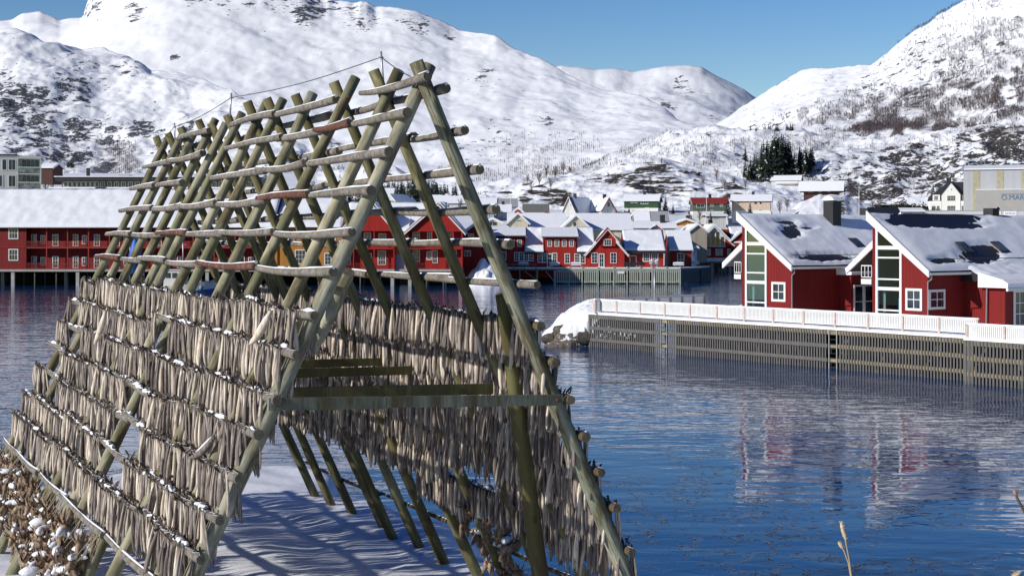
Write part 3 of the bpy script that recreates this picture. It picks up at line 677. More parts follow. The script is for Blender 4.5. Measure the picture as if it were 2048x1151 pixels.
for k, (q, side, i, io, t, yaw, s, var, rx, ry) in enumerate(FROWS):
    yaw2 = TH+math.pi/2*(0 if g.random() < .5 else 1)+g.uniform(-.5, .5)
    if k in near:
        o = link('dried_fish', FM[var], None, q, (rx, ry, yaw2)); o.scale = (s, s, s)
        if side < 0: tag(o, 'pale dried cod at front end of %s fish row down, sunlit slope' % ORD[i-6], 'dried fish', 'dried cod hanging on the rack')
        else: tag(o, 'dried cod at front end of %s fish row down, waterside slope' % ORD[i-6], 'dried fish', 'dried cod hanging on the rack')
    else:
        V, Q, to, ta = FG[var]; M = np.array(Euler((rx, ry, yaw2)).to_matrix())*s
        BV.append(V@M.T+np.array(q)); BQ.append(Q+off); BT.append(np.clip(to+g.uniform(-.3, .3), -.1, 1.1)); BTa.append(ta); off += len(V)
V = np.vstack(BV); Q = np.vstack(BQ)
me = bpy.data.meshes.new('dried_fish_rows'); me.from_pydata(V.tolist(), [], [tuple(dict.fromkeys(q)) for q in Q.tolist()])
for kk, a in (('tone', np.concatenate(BT)), ('tail', np.concatenate(BTa))):
    at = me.attributes.new(kk, 'FLOAT', 'POINT'); at.data.foreach_set('value', a.astype(np.float32))
me.polygons.foreach_set('use_smooth', np.ones(len(me.polygons), bool)); me.materials.append(FISH)
tag(link('dried_fish_rows', me), 'dense rows of dried cod hanging further along both slopes of the rack', 'dried fish', kind='stuff')
# a few fish that stick out sideways from the rows, dusted with snow
for n_, (x, y, Y, ang, lab) in enumerate(((520, 655, 15.75, 38, 'snow-backed dried cod jutting slantwise from the top fish row near its front end'),
                                      (405, 893, 15.95, 25, 'dark curled dried cod lying across a rail on the sunlit slope, snow in its bend'),
                                      (200, 655, 19.6, 55, 'dried cod jutting slantwise from the second row toward the rack end'))):
    c = P(x, y, Y); d = (PE*-.1+UP*-math.sin(R(ang))-AX*-math.cos(R(ang))).normalized(); d.y = d.y*.6; d.normalize()
    mb = MB(); k = 9; pts = [c-d*(.27-.54*e/k)+UP*(-.05*math.sin(math.pi*e/k)) for e in range(k+1)]
    m = pts[4].copy(); mb.tube([p-m for p in pts], [.02, .03, .038, .044, .046, .044, .04, .034, .026, .012], 9, 0)
    b = c-d*.27-m
    for e in (-1, 1): mb.add([b, b-d*.06+UP*.03*e, b-d*.11+UP*.06*e+PE*-.01, b-d*.04], [(0, 1, 2, 3)], 0)
    o = mb.build('dried_fish', FISH, None, m)
    for kk, val in (('tone', .75 if n_ == 1 else .2), ('tail', .0)):
        at = o.data.attributes.new(kk, 'FLOAT', 'POINT'); at.data.foreach_set('value', np.full(len(o.data.vertices), val, np.float32))
    sb = MB(); sb.tube([p-m+UP*.035 for p in pts[1:8]], [.008, .026, .03, .034, .03, .024, .008], 7); link('snow', sb.mesh('fish_snow', SNOWF), o)
    tag(o, lab, 'dried fish', 'dried cod hanging on the rack')
# ---------------------------------------------------------------- strings of dried fish heads low on the left side
HEADM = None
t_ = NT('dried_head_skin'); v_ = t_.coords((1, 1, 1), rnd=True); n_ = t_.noise(v_, 16, 5, .65); oi_ = t_.node('ShaderNodeObjectInfo').outputs['Random']
c_ = t_.ramp(n_, [(.3, (.07, .042, .025)), (.5, (.29, .19, .115)), (.72, (.52, .42, .30))]); c_ = t_.mix(t_.math('MULTIPLY', oi_, .5), c_, (.10, .06, .035)); HEADM = t_.fin(c_, .6, t_.bump(n_, .7, .02))
def head_mesh(seed):
    g = random.Random(seed); mb = MB(); L = g.uniform(.16, .22)
    # gaping wedge: two jaws, gill flap and eye socket in one surface
    for s in (-1, 1):
        op = g.uniform(.25, .6)*s
        pts = [(L*k/5, 0, s*.012+math.sin(op)*L*.55*k/5) for k in range(6)]
        mb.tube(pts, [.034, .05, .046, .036, .026, .01], 7)
    for q in range(7):
        a = g.uniform(0, 6.28); e = Vector((-.08-g.random()*.09, math.cos(a)*g.uniform(.07, .15), math.sin(a)*g.uniform(.07, .15))); mb.add([(.03, 0, .02), (.0, math.cos(a+.6)*.06, math.sin(a+.6)*.06), e, (.0, math.cos(a-.6)*.06, math.sin(a-.6)*.06)], [(0, 1, 2, 3)])
    for s in (-1, 1): mb.tube([(.07, s*.045, .028), (.07, s*.062, .03)], .014, 6)
    return mb.mesh('dried_cod_head', HEADM)  # a whole dried cod head, skin on
HM = [head_mesh(500+k) for k in range(7)]
SCAP = []
for k in range(4):
    g = random.Random(k+40); mb = MB(); n = 7
    mb.tube([(-.09+.18*e/n, .02*math.sin(e+k), .012*math.sin(math.pi*e/n)) for e in range(n+1)], [.01, .034, .045+.012*g.random(), .05, .046, .04+.014*g.random(), .03, .01], 8); SCAP.append(mb.mesh('head_snow', SNOWF))
g = random.Random(77)
def heads(side, i0, i1, ta, tb, n, lab, sw=.3, grp='strings of dried fish heads'):
    for k in range(n):
        t = g.uniform(ta, tb); f = g.random(); a = rail_pos(side, i0, t); b = rail_pos(side, i1, t); q = a.lerp(b, .12+f*.88)+PE*g.uniform(-.16, .12)-UP*g.uniform(0, .1)
        o = link('dried_cod_head', HM[g.randrange(7)], None, q, (g.uniform(-.8, .8), g.uniform(.9, 2.1), g.uniform(0, 6.28))); s = g.uniform(.75, 1.25); o.scale = (s,)*3
        if g.random() < sw*(.4+f):
            c = link('snow', SCAP[g.randrange(4)], o); c.matrix_parent_inverse = Matrix.Identity(4)
            m = o.matrix_basis.to_3x3().inverted(); c.location = m@Vector((0, 0, .058)); c.rotation_euler = (o.matrix_basis.to_3x3().normalized().inverted()@Matrix.Rotation(g.uniform(0, 6), 3, 'Z')).to_euler(); q_ = g.uniform(.7, 1.25)*(1.25 if t < 7 else .85); c.scale = (1.25/s*q_, .85/s*q_, .95/s*q_)
        tag(o, lab, 'fish head', grp)
heads(-1, 13, 15, 4.0, 12.8, 240, 'brown dried fish head strung in the heap at the foot of the sunlit slope', .5)
heads(1, 12, 15, 3.4, 5.2, 40, 'brown dried fish head in the cluster low on the waterside slope', .4)
STR = MB()
for k in range(90):
    t = g.uniform(3.6, 12.8); a = rail_pos(-1, 13, t)+UP*.02; b = rail_pos(-1, 14, t+g.uniform(-.1, .1))+UP*.1+PE*g.uniform(-.1, .1)
    STR.tube([a-RO, b-RO], .0045, 4, cap=False)
o = STR.build('twine', simple('hemp_twine', (.36, .30, .20), .9), rack); o['kind'] = 'stuff'
# ---------------------------------------------------------------- waterfront across the harbour
def LX(px, Y): return (px-CX)/F*Y
def LZ(py, Y): return H-(py-HY)/F*Y
DECK = simple('deck_planks', (.16, .145, .12), .85, .3, 3, .02)
PILE = simple('tarred_pile', (.10, .092, .075), .85, .4, 1.5, .02)
REDP = simple('red_paint', (.30, .02, .014), .55, .12)
DOORG = glass_dark('door_glass', (.05, .055, .06))
DARKIN = simple('under_deck_shade', (.012, .011, .010), .95, .3)  # near-black colour stands for the shade under the decks
def piles(t, x0, x1, y0, y1, zt, step, thick=.3, mat=PILE, rows=2):
    n = max(1, int(round((x1-x0)/step)))
    for r in range(rows):
        for k in range(n+1):
            x = x0+(x1-x0)*k/n; y = y0+(y1-y0)*r/max(1, rows-1); mb = MB()
            if (k+r) % 3 == 0: mb.box(-thick, thick, -thick, thick, -1.2, zt)
            else: mb.tube([(0, 0, -1.2), (.02, 0, zt*.5), (0, 0, zt)], [thick*.5, thick*.46, thick*.42], 8)
            mb.build('pile', CONC if (k+r) % 3 == 0 else mat, t, (x, y, 0))
def railing(t, x0, x1, y, z, h, mat, step=.16, name='balcony_railing', post=0):
    mb = MB(); mb.box(x0, x1, y-.03, y+.03, z+h-.07, z+h); mb.box(x0, x1, y-.025, y+.025, z+.1, z+.16)
    n = int((x1-x0)/step)
    for k in range(n+1):
        x = x0+(x1-x0)*k/n; mb.box(x-.02, x+.02, y-.018, y+.018, z+.16, z+h-.07)
    return mb.build(name, mat, t)
def balconies(t, xs, yw, zf, zfloors, hgt, mat):
    """posts in xs at front y=0, floors at zfloors, wall recessed to yw"""
    mb = MB(); 
    for x in xs:
        p = MB(); p.box(-.09, .09, 0, .18, zf, hgt); p.build('post', mat, t, (x, .02, 0))
    for z in zfloors:
        p = MB(); p.box(xs[0], xs[-1], .0, yw, z-.22, z); p.build('balcony_floor', mat, t)
        for a, b in zip(xs[:-1], xs[1:]): railing(t, a+.09, b-.09, .11, z, 1.05, mat)
YA = 254.0; zd = LZ(538, YA); zf2 = LZ(494, YA); ze = LZ(455, YA)
tA = thing('waterfront_hotel', 'long dark red two-storey waterfront building on piles, balconies under a snow roof', 'building', (LX(240, YA), YA, 0)); ox = tA.location.x
xa, xm, xb = LX(-110, YA)-ox, LX(50, YA)-ox, LX(548, YA)-ox
mb = MB(); mb.prism([(-.02, zd-.02), (18, zd-.02), (18, ze), (9, LZ(382, 264)-.3), (-.02, LZ(447, YA))], 'x', xa, xm)
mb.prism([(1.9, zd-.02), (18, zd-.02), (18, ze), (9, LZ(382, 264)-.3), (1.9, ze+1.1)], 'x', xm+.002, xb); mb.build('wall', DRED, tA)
zr = LZ(382, 264)
mb = MB(); mb.prism([(-.7, ze-.1), (-.7, ze+.12), (9.2, zr), (19, ze), (19, ze-.2), (9.2, zr-.25)], 'x', xa-.5, xb); ro = mb.build('roof', DARKROOF, tA)
# snow quilt on the roof, a subdivided sheet with soft lumps
def quilt(parent, x0, x1, y0, z0, y1, z1, th, nx, ny, amp=.08, seed=0.0, holes=None, mats=SNOW, name='snow', lip=.12):
    """snow lying on a slope from the eave (y0,z0) to the ridge (y1,z1); holes(u,v) -> True where the roof is bare"""
    top = np.zeros((ny+1, nx+1, 3)); 
    for j in range(ny+1):
        for i in range(nx+1):
            u = i/nx; w = j/ny; x = x0+(x1-x0)*u; y = y0+(y1-y0)*w; z = z0+(z1-z0)*w
            t_ = th+amp*noise.fractal((x*.5+seed, y*.5, seed), 1, 2, 4)
            if holes:
                hv = holes(x, w)
                if hv > 0: t_ = max(-.06, t_*(1-hv*3.2))
            e = min(1, w/.05+.0, (1-w)/.02+.6); ed = min(1, u/.012+.25, (1-u)/.012+.25)
            top[j, i] = (x, y-(lip*(1-min(1, w/.04))), z+max(-.06, t_*min(e+.55, 1)*ed))
    V = top.reshape(-1, 3).tolist(); Q = gridq(ny+1, nx+1).tolist(); n0 = len(V)
    # skirt
    ring = [i for i in range(nx+1)]+[j*(nx+1)+nx for j in range(1, ny+1)]+[ny*(nx+1)+i for i in range(nx-1, -1, -1)]+[j*(nx+1) for j in range(ny-1, 0, -1)]
    for r in ring:
        x, y, z = V[r]; w = (y-y0)/(y1-y0); V.append([x, y, z0+(z1-z0)*w-.03])
    m = len(ring)
    for k in range(m): Q.append([ring[k], n0+k, n0+(k+1) % m, ring[(k+1) % m]])
    me = npmesh(name, np.array(V), np.array(Q), mats); return link(name, me, parent)
quilt(ro, xa-.5, xb, -.75, ze+.13, 9.2, zr+.01, .38, 150, 30, .14, 2.2)
z = MB(); z.box(xa, xm, -.12, -.021, LZ(494, YA)-.1, LZ(494, YA)); z.build('belt_board', REDP, tA)
for (px_, py_) in ((27, 478), (27, 521), (-20, 478), (-20, 521)): window(tA, LX(px_, YA)-ox, LZ(py_, YA), -.022, 1.75, 2.1, 3, 2, fw=.16)
xs = [xm+.1+k*3.74 for k in range(13)]
balconies(tA, [x for x in xs if x < xb]+[xb-.1], 1.9, zd, (zd+.02, zf2), ze+.15, REDP)
for k, x in enumerate(xs[:-1]):
    if x > xb-2: break
    for zz in (zd, zf2):
        if k % 2 == 0: window(tA, x+.9, zz+.1, 1.895, 1.0, 2.2, 2, 3, fw=.12, name='balcony_door', pane=DOORG)
        window(tA, x+(2.5 if k % 2 == 0 else 1.0), zz+(.55 if k % 2 == 0 else .1), 1.895, .95 if k % 2 == 0 else 1.1, 1.6 if k % 2 == 0 else 2.2, 2, 2 if k % 2 == 0 else 3, fw=.13)
mb = MB(); mb.box(xa, xb, -.15, 18, zd-.42, zd-.024); mb.build('deck', CONC, tA)
piles(tA, xa+.5, xb-.4, .35, 6.0, zd-.42, 3.74)
mb = MB(); mb.box(xa, xb, 11, 11.3, -1.2, zd-.43); mb.build('dark_backing', DARKIN, tA)
# ochre building
tO = thing('ochre_boathouse', 'ochre yellow boathouse between the red waterfront buildings, white windows', 'building', (LX(615, YA), YA, 0)); ox = tO.location.x
x0, x1 = LX(548, YA)-ox+.02, LX(684, YA)-ox-.02
mb = MB(); mb.prism([(.6, zd), (18, zd), (18, ze), (9, zr-2.2), (.6, ze+.4)], 'x', x0, x1); mb.build('wall', ORANGE, tO)
mb = MB(); mb.prism([(-.2, ze-.05), (-.2, ze+.15), (9.2, LZ(398, 264)), (19, ze), (19, ze-.2), (9.2, LZ(398, 264)-.25)], 'x', x0, x1); ro = mb.build('roof', DARKROOF, tO)
quilt(ro, x0, x1, -.3, ze+.16, 9.2, LZ(398, 264)+.01, .36, 40, 20, .12, 7.7)
for (px_, py_, w_, h_, nx_, ny_) in ((570, 480, 1.3, 1.7, 2, 2), (621, 480, 1.35, 1.75, 2, 2), (661, 480, 1.9, 1.75, 3, 2), (600, 528, 2.0, 2.6, 3, 3), (655, 530, 1.3, 2.2, 2, 3)): window(tO, LX(px_, YA)-ox, LZ(py_, YA), .595, w_, h_, nx_, ny_, fw=.15)
mb = MB(); mb.box(x0, x1, -.1, 17, zd-.42, zd-.004); mb.build('deck', CONC, tO); piles(tO, x0+.5, x1-.5, .4, 6, zd-.42, 3.5)
mb = MB(); mb.box(x0, x1, 11, 11.3, -1.2, zd-.43); mb.build('dark_backing', DARKIN, tO)
# two red gable fronts with balconies
def gable_front(px0, px1, pxa, pya, pye, label, cols, doors, stripe=None):
    t = thing('gable_house', label, 'building', (LX(pxa, YA), YA, 0), group=None); ox = t.location.x
    a, b = LX(px0, YA)-ox, LX(px1, YA)-ox; za = LZ(pya, YA); zg = LZ(pye, YA); 
    mb = MB(); mb.box(a, b, 1.7, 13, zd, zg+.01)
    mb.prism([(a, zg+.012), (b, zg+.012), (0, za-.1)], 'y', -.02, 13)
    mb.box(a, a+.22, .0, 1.698, zd, zg+.01); mb.box(b-.22, b, .0, 1.698, zd, zg+.01); mb.build('wall', RED, t)
    ov = .55; kl = (za-zg)/(-a); kr = (za-zg)/b
    R_ = MB(); R_.prism([(a-ov, zg-ov*kl), (0, za), (b+ov, zg-ov*kr), (b+ov, zg-ov*kr+.22), (0, za+.24), (a-ov, zg-ov*kl+.22)], 'y', -.5, 14); ro = R_.build('roof', DARKROOF, t)
    S = MB(); S.prism([(a-ov-.1, zg-ov*kl+.2), (a-ov-.12, zg-ov*kl+.42), (-.3, za+.62), (0, za+.68), (.3, za+.62), (b+ov+.12, zg-ov*kr+.42), (b+ov+.1, zg-ov*kr+.2), (0, za+.244)], 'y', -.35, 14.1); S.build('snow', SNOW, ro)
    for pl in ([(a-ov, zg-ov*kl-.12), (0, za-.12), (0, za+.22), (a-ov, zg-ov*kl+.24)], [(b+ov, zg-ov*kr-.12), (b+ov, zg-ov*kr+.24), (0, za+.22), (0, za-.12)]): g = MB(); g.prism(pl, 'y', -.58, -.503); g.build('bargeboard', WHITE, t)
    for pl in ([(a-ov, zg-ov*kl+.245), (0, za+.225), (0, za+.36), (a-ov, zg-ov*kl+.38)], [(b+ov, zg-ov*kr+.245), (b+ov, zg-ov*kr+.38), (0, za+.36), (0, za+.225)]): g = MB(); g.prism(pl, 'y', -.60, -.504); g.build('verge_trim', REDP, t)
    xs = [a+.1]+[LX(c, YA)-ox for c in cols]+[b-.1]; balconies(t, xs, 1.68, zd, (zd+.02, LZ(496, YA)), zg, REDP)
    for (px_, py_, w_, h_, nx_, ny_) in doors: window(t, LX(px_, YA)-ox, LZ(py_, YA), 1.69, w_, h_, nx_, ny_, fw=.14)
    mb = MB(); mb.box(a, b, -.12, 14, zd-.42, zd-.004); mb.build('deck', CONC, t); piles(t, a+.4, b-.4, .3, 6, zd-.42, 3.2)
    mb = MB(); mb.box(a, b, 11, 11.3, -1.2, zd-.43); mb.build('dark_backing', DARKIN, t)
    return t
gable_front(684, 789, 741, 407, 462, 'red gabled waterfront house with balconies, second from the snow heap', (707, 748),
            [(693, 489, 1.2, 1.9, 2, 3), (733, 490, 1.3, 2.3, 2, 3), (763, 490, 1.4, 2.1, 3, 3), (693, 530, 1.2, 1.9, 2, 3), (762, 530, 1.5, 2.6, 3, 3), (735, 530, 1.2, 2.1, 2, 3)])
gable_front(815, 925, 876, 410, 463, 'red gabled waterfront house with balconies, beside the snow heap', (864, 905),
            [(831, 486, 1.4, 2.2, 3, 3), (858, 482, .9, 1.6, 2, 2), (897, 486, 1.7, 2.2, 3, 3), (831, 524, 1.4, 2.2, 3, 3), (857, 520, .9, 1.6, 2, 2), (869, 527, 1.0, 2.4, 2, 3), (905, 524, 1.4, 2.2, 3, 3)])
tC = thing('link_building', 'narrow ochre link with grey ground floor between two red gables', 'building', (LX(802, YA), YA+1, 0))
mb = MB(); mb.box(-1.13, 1.13, 0, 10, zd+2.6, LZ(461, YA)); mb.build('wall', ORANGE, tC); mb = MB(); mb.box(-1.13, 1.13, .003, 10, zd, zd+2.597); mb.build('ground_floor', simple('grey_boards', (.34, .35, .37), .6, .08), tC)
mb = MB(); mb.prism([(-.6, LZ(462, YA)), (-.6, LZ(461, YA)+.3), (9, LZ(412, YA)), (9, LZ(414, YA))], 'x', -1.3, 1.3); mb.build('snow', SNOW, tC)
window(tC, 0, LZ(478, YA), -.004, 1.0, 1.4, 2, 2); mb = MB(); mb.box(-1.13, 1.13, -.5, 10, zd-.42, zd-.004); mb.build('deck', CONC, tC)
# ridge roof behind the two gables
tR = thing('red_hall', 'long red hall with snowy roof rising behind the two balcony gables', 'building', (LX(800, 262), 262.0, 0)); ox = tR.location.x
x0, x1 = LX(690, 262)-ox, LX(885, 262)-ox; zt = LZ(407, 270)
mb = MB(); mb.prism([(3, 3), (20, 3), (20, 10), (9, zt-.3), (3, 10.5)], 'x', x0, x1); mb.build('wall', RED, tR)
mb = MB(); mb.prism([(1, 9.4), (1, 9.6), (9, zt), (21, 9.6), (21, 9.4), (9, zt-.2)], 'x', x0-.4, x1+.4); ro = mb.build('roof', DARKROOF, tR)
quilt(ro, x0-.4, x1+.4, .9, 9.62, 9, zt+.01, .34, 40, 16, .1, 3.1)
# ---------------------------------------------------------------- restaurant row on the far pier
YE = 273.0; zp = 2.98
tE = thing('red_restaurant', 'long bright red house with two wide roof dormers, on the slatted pier', 'house', (LX(1080, YE), YE, 0)); ox = tE.location.x
a, b = LX(983, YE)-ox, LX(1190, YE)-ox; zE = LZ(502, YE); zR = LZ(457, 280)
mb = MB(); mb.prism([(0, 1), (13, 1), (13, zE), (6.8, zR-.35), (0, zE)], 'x', a, b); mb.build('wall', RED2, tE)
DORM = ((989, 1047, 471), (1090, 1152, 473))
spans = [(a-.4, LX(986, YE)-ox), (LX(1049, YE)-ox, LX(1088, YE)-ox), (LX(1154, YE)-ox, b)]
mb = MB(); mb.prism([(1.5, zE+.45), (1.5, zE+.7), (6.8, zR), (13.7, zE-.3), (13.7, zE-.5), (6.8, zR-.28)], 'x', a-.4, b); ro = mb.build('roof', DARKROOF, tE)
for k, (s0, s1) in enumerate(spans):
    if s1-s0 < 1: continue
    mb = MB(); mb.prism([(-.75, zE-.45), (-.75, zE-.2), (6.7, zR-.05), (6.7, zR-.2)], 'x', s0, s1); mb.build('eave', DARKROOF, ro)
    quilt(ro, s0, s1, -.45, zE-.02, 6.8, zR+.01, .34, 30, 20, .1, 5.0+k)
    mb = MB(); mb.box(s0-.1, s1+.1, -.9, -.755, zE-.5, zE-.3); mb.build('gutter', DARK, tE)
for (p0, p1, pt) in ((989, 1047, 471), (1090, 1152, 473)):
    d0, d1 = LX(p0, YE)-ox, LX(p1, YE)-ox; zt = LZ(pt, YE)-.15; zb_ = zR-.15
    m = MB(); m.prism([(-.022, zp), (-.022, zt), (6.3, zb_-.1), (6.3, zp)], 'x', d0, d1); dm = m.build('dormer', RED2, tE)
    m = MB(); m.prism([(-.8, zt-.06), (-.8, zt+.14), (6.5, zb_+.12), (6.5, zb_-.08)], 'x', d0-.65, d1+.55); m.build('dormer_roof', DARKROOF, dm)
    m = MB(); m.prism([(-.8, zt+.143), (-.85, zt+.36), (-.6, zt+.46), (6.6, zb_+.45), (6.6, zb_+.123)], 'x', d0-.7, d1+.45); m.build('snow', SNOW, dm)
    m = MB(); m.prism([(-.85, zt-.2), (-.85, zt+.04), (6.5, zb_+.0), (6.5, zb_-.26)], 'x', d1+.552, d1+.63); m.build('bargeboard', WHITE, dm)
    m = MB(); m.prism([(-.85, zt+.043), (-.85, zt+.22), (6.5, zb_+.2), (6.5, zb_+.003)], 'x', d1+.554, d1+.66); m.build('verge_trim', REDP, dm)
    for k in range(4): window(tE, d0+(d1-d0)*(.15+.235*k), LZ(493, YE), -.026, .9, 1.35, 2, 3, fw=.13)
for (px_, w_, h_, nx_, py_) in ((999, .95, 1.6, 2, 519), (1008, .95, 1.6, 2, 519), (1033.5, .95, 1.75, 2, 522), (1043, .95, 1.75, 2, 522), (1052.5, .95, 1.75, 2, 522), (1062, .95, 1.75, 2, 522), (1080, .95, 1.9, 2, 525), (1089.5, .95, 1.9, 2, 525), (1109.5, .95, 1.9, 2, 525), (1134.5, 1.05, 1.95, 2, 527), (1154, 1.0, 1.95, 2, 527), (1165.5, 1.0, 1.95, 2, 527)):
    window(tE, LX(px_, YE)-ox, LZ(py_, YE), -.026, w_, h_, nx_, 3, fw=.13)
window(tE, LX(1099.5, YE)-ox, zp+.05, -.026, 1.0, LZ(507, YE)-zp, 2, 3, fw=.15, name='door')
tF = house('red_gable_house', 'bright red house with white-trimmed gable, hooded attic window and white door', 'house', (LX(1213, 271.5), 271.5, zp), LX(1247, 271.5)-LX(1175, 271.5), 9, LZ(504, 271.5)-zp, LZ(463, 271.5)-LZ(504, 271.5), 'y', RED2, DARKROOF, .3, over=.75, overg=.35, below=1.5,
           wins=[(LX(1189, 271.5)-LX(1213, 271.5), LZ(526, 271.5)-zp, 1.2, 2.0, 2, 3), (LX(1227, 271.5)-LX(1213, 271.5), LZ(526, 271.5)-zp, 1.2, 2.0, 2, 3)])
window(tF, LX(1203, 271.5)-LX(1213, 271.5), .03, -.004, 1.1, LZ(507, 271.5)-zp, 2, 3, fw=.17, name='door')
hz = LZ(491, 271.5)-zp; hx = LX(1215, 271.5)-LX(1213, 271.5)
window(tF, hx, hz, -.5, 1.5, 1.25, 3, 2, fw=.12)
m = MB(); m.prism([(-1.5, hz-.1), (1.5, hz-.1), (1.5, hz+1.2), (0, hz+2.9), (-1.5, hz+1.2)], 'y', -.48, 1.5); dm = m.build('dormer', RED2, tF, (hx, 0, 0))
m = MB(); m.prism([(-2.2, hz+.45), (0, hz+2.95), (2.2, hz+.45), (2.2, hz+.72), (0, hz+3.25), (-2.2, hz+.72)], 'y', -1.0, 1.5); m.build('bargeboard', WHITE, dm)
m = MB(); m.prism([(-2.25, hz+.725), (0, hz+3.255), (2.25, hz+.725), (2.25, hz+.95), (0, hz+3.5), (-2.25, hz+.95)], 'y', -1.05, 1.5); m.build('verge_trim', REDP, dm)
tG = thing('red_lodge', 'low red lodge with broad snow roof and red door, beside the gable house', 'house', (LX(1290, YE), YE, 0)); ox = tG.location.x
a, b = LX(1249, YE)-ox, LX(1327, YE)-ox; zE = LZ(502, YE); zR = LZ(462, 280)
mb = MB(); mb.prism([(0, 1), (13, 1), (13, zE), (6.8, zR-.35), (0, zE)], 'x', a, b); mb.build('wall', RED2, tG)
mb = MB(); mb.prism([(-.85, zE-.4), (-.85, zE-.15), (6.8, zR), (13.7, zE-.3), (13.7, zE-.5), (6.8, zR-.28)], 'x', a, b+.5); ro = mb.build('roof', DARKROOF, tG)
quilt(ro, a+.05, b+.45, -.2, zE+.11, 6.8, zR+.01, .34, 40, 20, .1, 8.0)
mb = MB(); mb.box(a+.5, b+.4, -1.05, -.855, zE-.45, zE-.22); mb.build('gutter', DARK, tG)
for s in (b+.505,): mb = MB(); mb.prism([(-.9, zE-.55), (-.9, zE-.1), (6.8, zR+.05), (6.8, zR-.4)], 'x', s, s+.09); mb.build('bargeboard', REDP, tG)
for px_ in (1292.5, 1309.5): window(tG, LX(px_, YE)-ox, LZ(523, YE), -.004, 1.35, 1.65, 3, 3, fw=.15)
m = MB(); m.box(-.5, .5, -.06, -.004, zp, zp+2.0); m.build('door', REDP, tG, (LX(1266, YE)-ox, 0, 0)); window(tG, LX(1266, YE)-ox, zp, -.004, 1.35, 2.3, 1, 1, fw=.14, name='door_frame', pane=REDP)
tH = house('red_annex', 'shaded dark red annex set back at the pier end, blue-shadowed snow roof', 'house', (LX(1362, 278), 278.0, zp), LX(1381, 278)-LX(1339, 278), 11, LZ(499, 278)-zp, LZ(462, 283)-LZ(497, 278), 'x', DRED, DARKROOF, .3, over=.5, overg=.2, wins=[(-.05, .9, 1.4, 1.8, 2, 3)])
# small red house by the snow heap
YD = 262.0
house('small_red_house', 'small red gabled house half hidden behind the snow heap', 'house', (LX(948, YD), YD, 3.0), LX(990, YD)-LX(925, YD), 9, LZ(474, YD)-3, LZ(455, YD)-LZ(474, YD)+.4, 'y', RED2, DARKROOF, .28,
      wins=[(LX(942, YD)-LX(948, YD), LZ(483, YD)-3, 1.1, 1.5, 2, 2), (LX(935, YD)-LX(948, YD), LZ(512, YD)-3, 1.3, 1.1, 2, 1)])
# snow heap pushed over the edge
xs = np.linspace(LX(880, 250), LX(1030, 262), 70); ys = np.linspace(247, 266, 50)
V = []
for y in ys:
    for x in xs:
        cx = LX(967, 256); d = math.hypot((x-cx)/(4.2 if x < cx else 5.6), (y-258.5)/6.5); z = 5.2*max(0, 1-d)-.5+.95*min(1, 2.2*max(0, 1.1-d))*noise.fractal((x*.6, y*.6, 3), 1, 2, 4)
        V.append((x, y, z+.5*max(0, 1-math.hypot((x-cx)/7.5, (y-257)/7))))
tag(link('snow_heap', npmesh('snow_heap', np.array(V), gridq(50, 70), SNOW)), 'grey-white heap of cleared snow slumping to the water between red houses', 'snow heap')
# ---- pier with slatted front
SLAT = simple('pale_green_slats', (.40, .43, .36), .75, .22, 1.2, .01, (8, 8, .6)); SLATD = simple('shaded_slats', (.14, .155, .16), .8, .25, 1.5)  # SLATD: slat colour darkened to carry the shade on the angled end
YP = 268.0; tP = thing('slatted_pier', 'long timber pier with pale green slatted front and snowy deck', 'pier', (LX(1240, YP), YP, 0)); ox = tP.location.x
zt = LZ(537, YP)
mb = MB(); mb.prism([(LX(985, YP)-ox, 0), (LX(1361, YP)-ox, 0), (LX(1400, 276)-ox, 8), (LX(1421, 286)-ox, 18), (LX(985, YP)-ox, 18)], 'z', zt-.35, zt); mb.build('deck', DECK, tP)
mb = MB(); mb.prism([(LX(985, YP)-ox, .1), (LX(1360, YP)-ox, .1), (LX(1399, 276)-ox, 8), (LX(1420, 286)-ox, 18), (LX(985, YP)-ox, 18)], 'z', zt+.003, zt+.2); mb.build('snow', SNOW, tP)
def slats(t, x0, x1, y, z0, z1, step, w, mat, rails=(), gap_at=(), name='slat_panel', yb=.1):
    m = MB(); n = int((x1-x0)/step)
    for k in range(n): 
        x = x0+step*(k+.5); jz = .05*math.sin(k*12.9+x); m.box(x-w/2, x+w/2, y-.05, y+.0, z0+jz, z1)
    for (za_, zb_) in rails: m.box(x0, x1, y+.004, y+yb, za_, zb_)
    return m.build(name, mat, t)
edges = [1113, 1164, 1170, 1196, 1201, 1228, 1253, 1259, 1303, 1360]
for p0, p1 in ((1113, 1137), (1138, 1163), (1168, 1195), (1200, 1226), (1228, 1253), (1258, 1279), (1281, 1303), (1304, 1331), (1332, 1359)):
    x0, x1 = LX(p0, YP)-ox, LX(p1, YP)-ox; slats(tP, x0, x1, 0, .15, zt-.36, .36, .20, SLAT, ((.28, .5), (zt-.62, zt-.37)))
    m = MB(); m.box(x1, x1+.22, -.12, .12, -.8, zt+.45); m.build('post', SLAT, tP)
m = MB(); m.box(LX(1113, YP)-ox, LX(1360, YP)-ox, -.13, -.06, zt-.3, zt+.06); m.build('edge_beam', GREENW, tP)
for p0, y0, p1, y1 in ((1361, 0, 1400, 8), (1400, 8, 1421, 18)):
    A = Vector((LX(p0, YP+y0)-ox, y0, 0)); B = Vector((LX(p1, YP+y1)-ox, y1, 0)); d = B-A; n = int(d.length/.42); m = MB()
    for k in range(n+1):
        q = A+d*k/n; m.bar(q+Vector((0, 0, .0)), q+Vector((0, 0, zt-.05)), .30, .08)
    m.bar(A+Vector((0, 0, zt-.25)), B+Vector((0, 0, zt-.25)), .12, .3); m.bar(A+Vector((0, 0, .45)), B+Vector((0, 0, .45)), .1, .25); m.build('slat_panel', SLATD, tP)
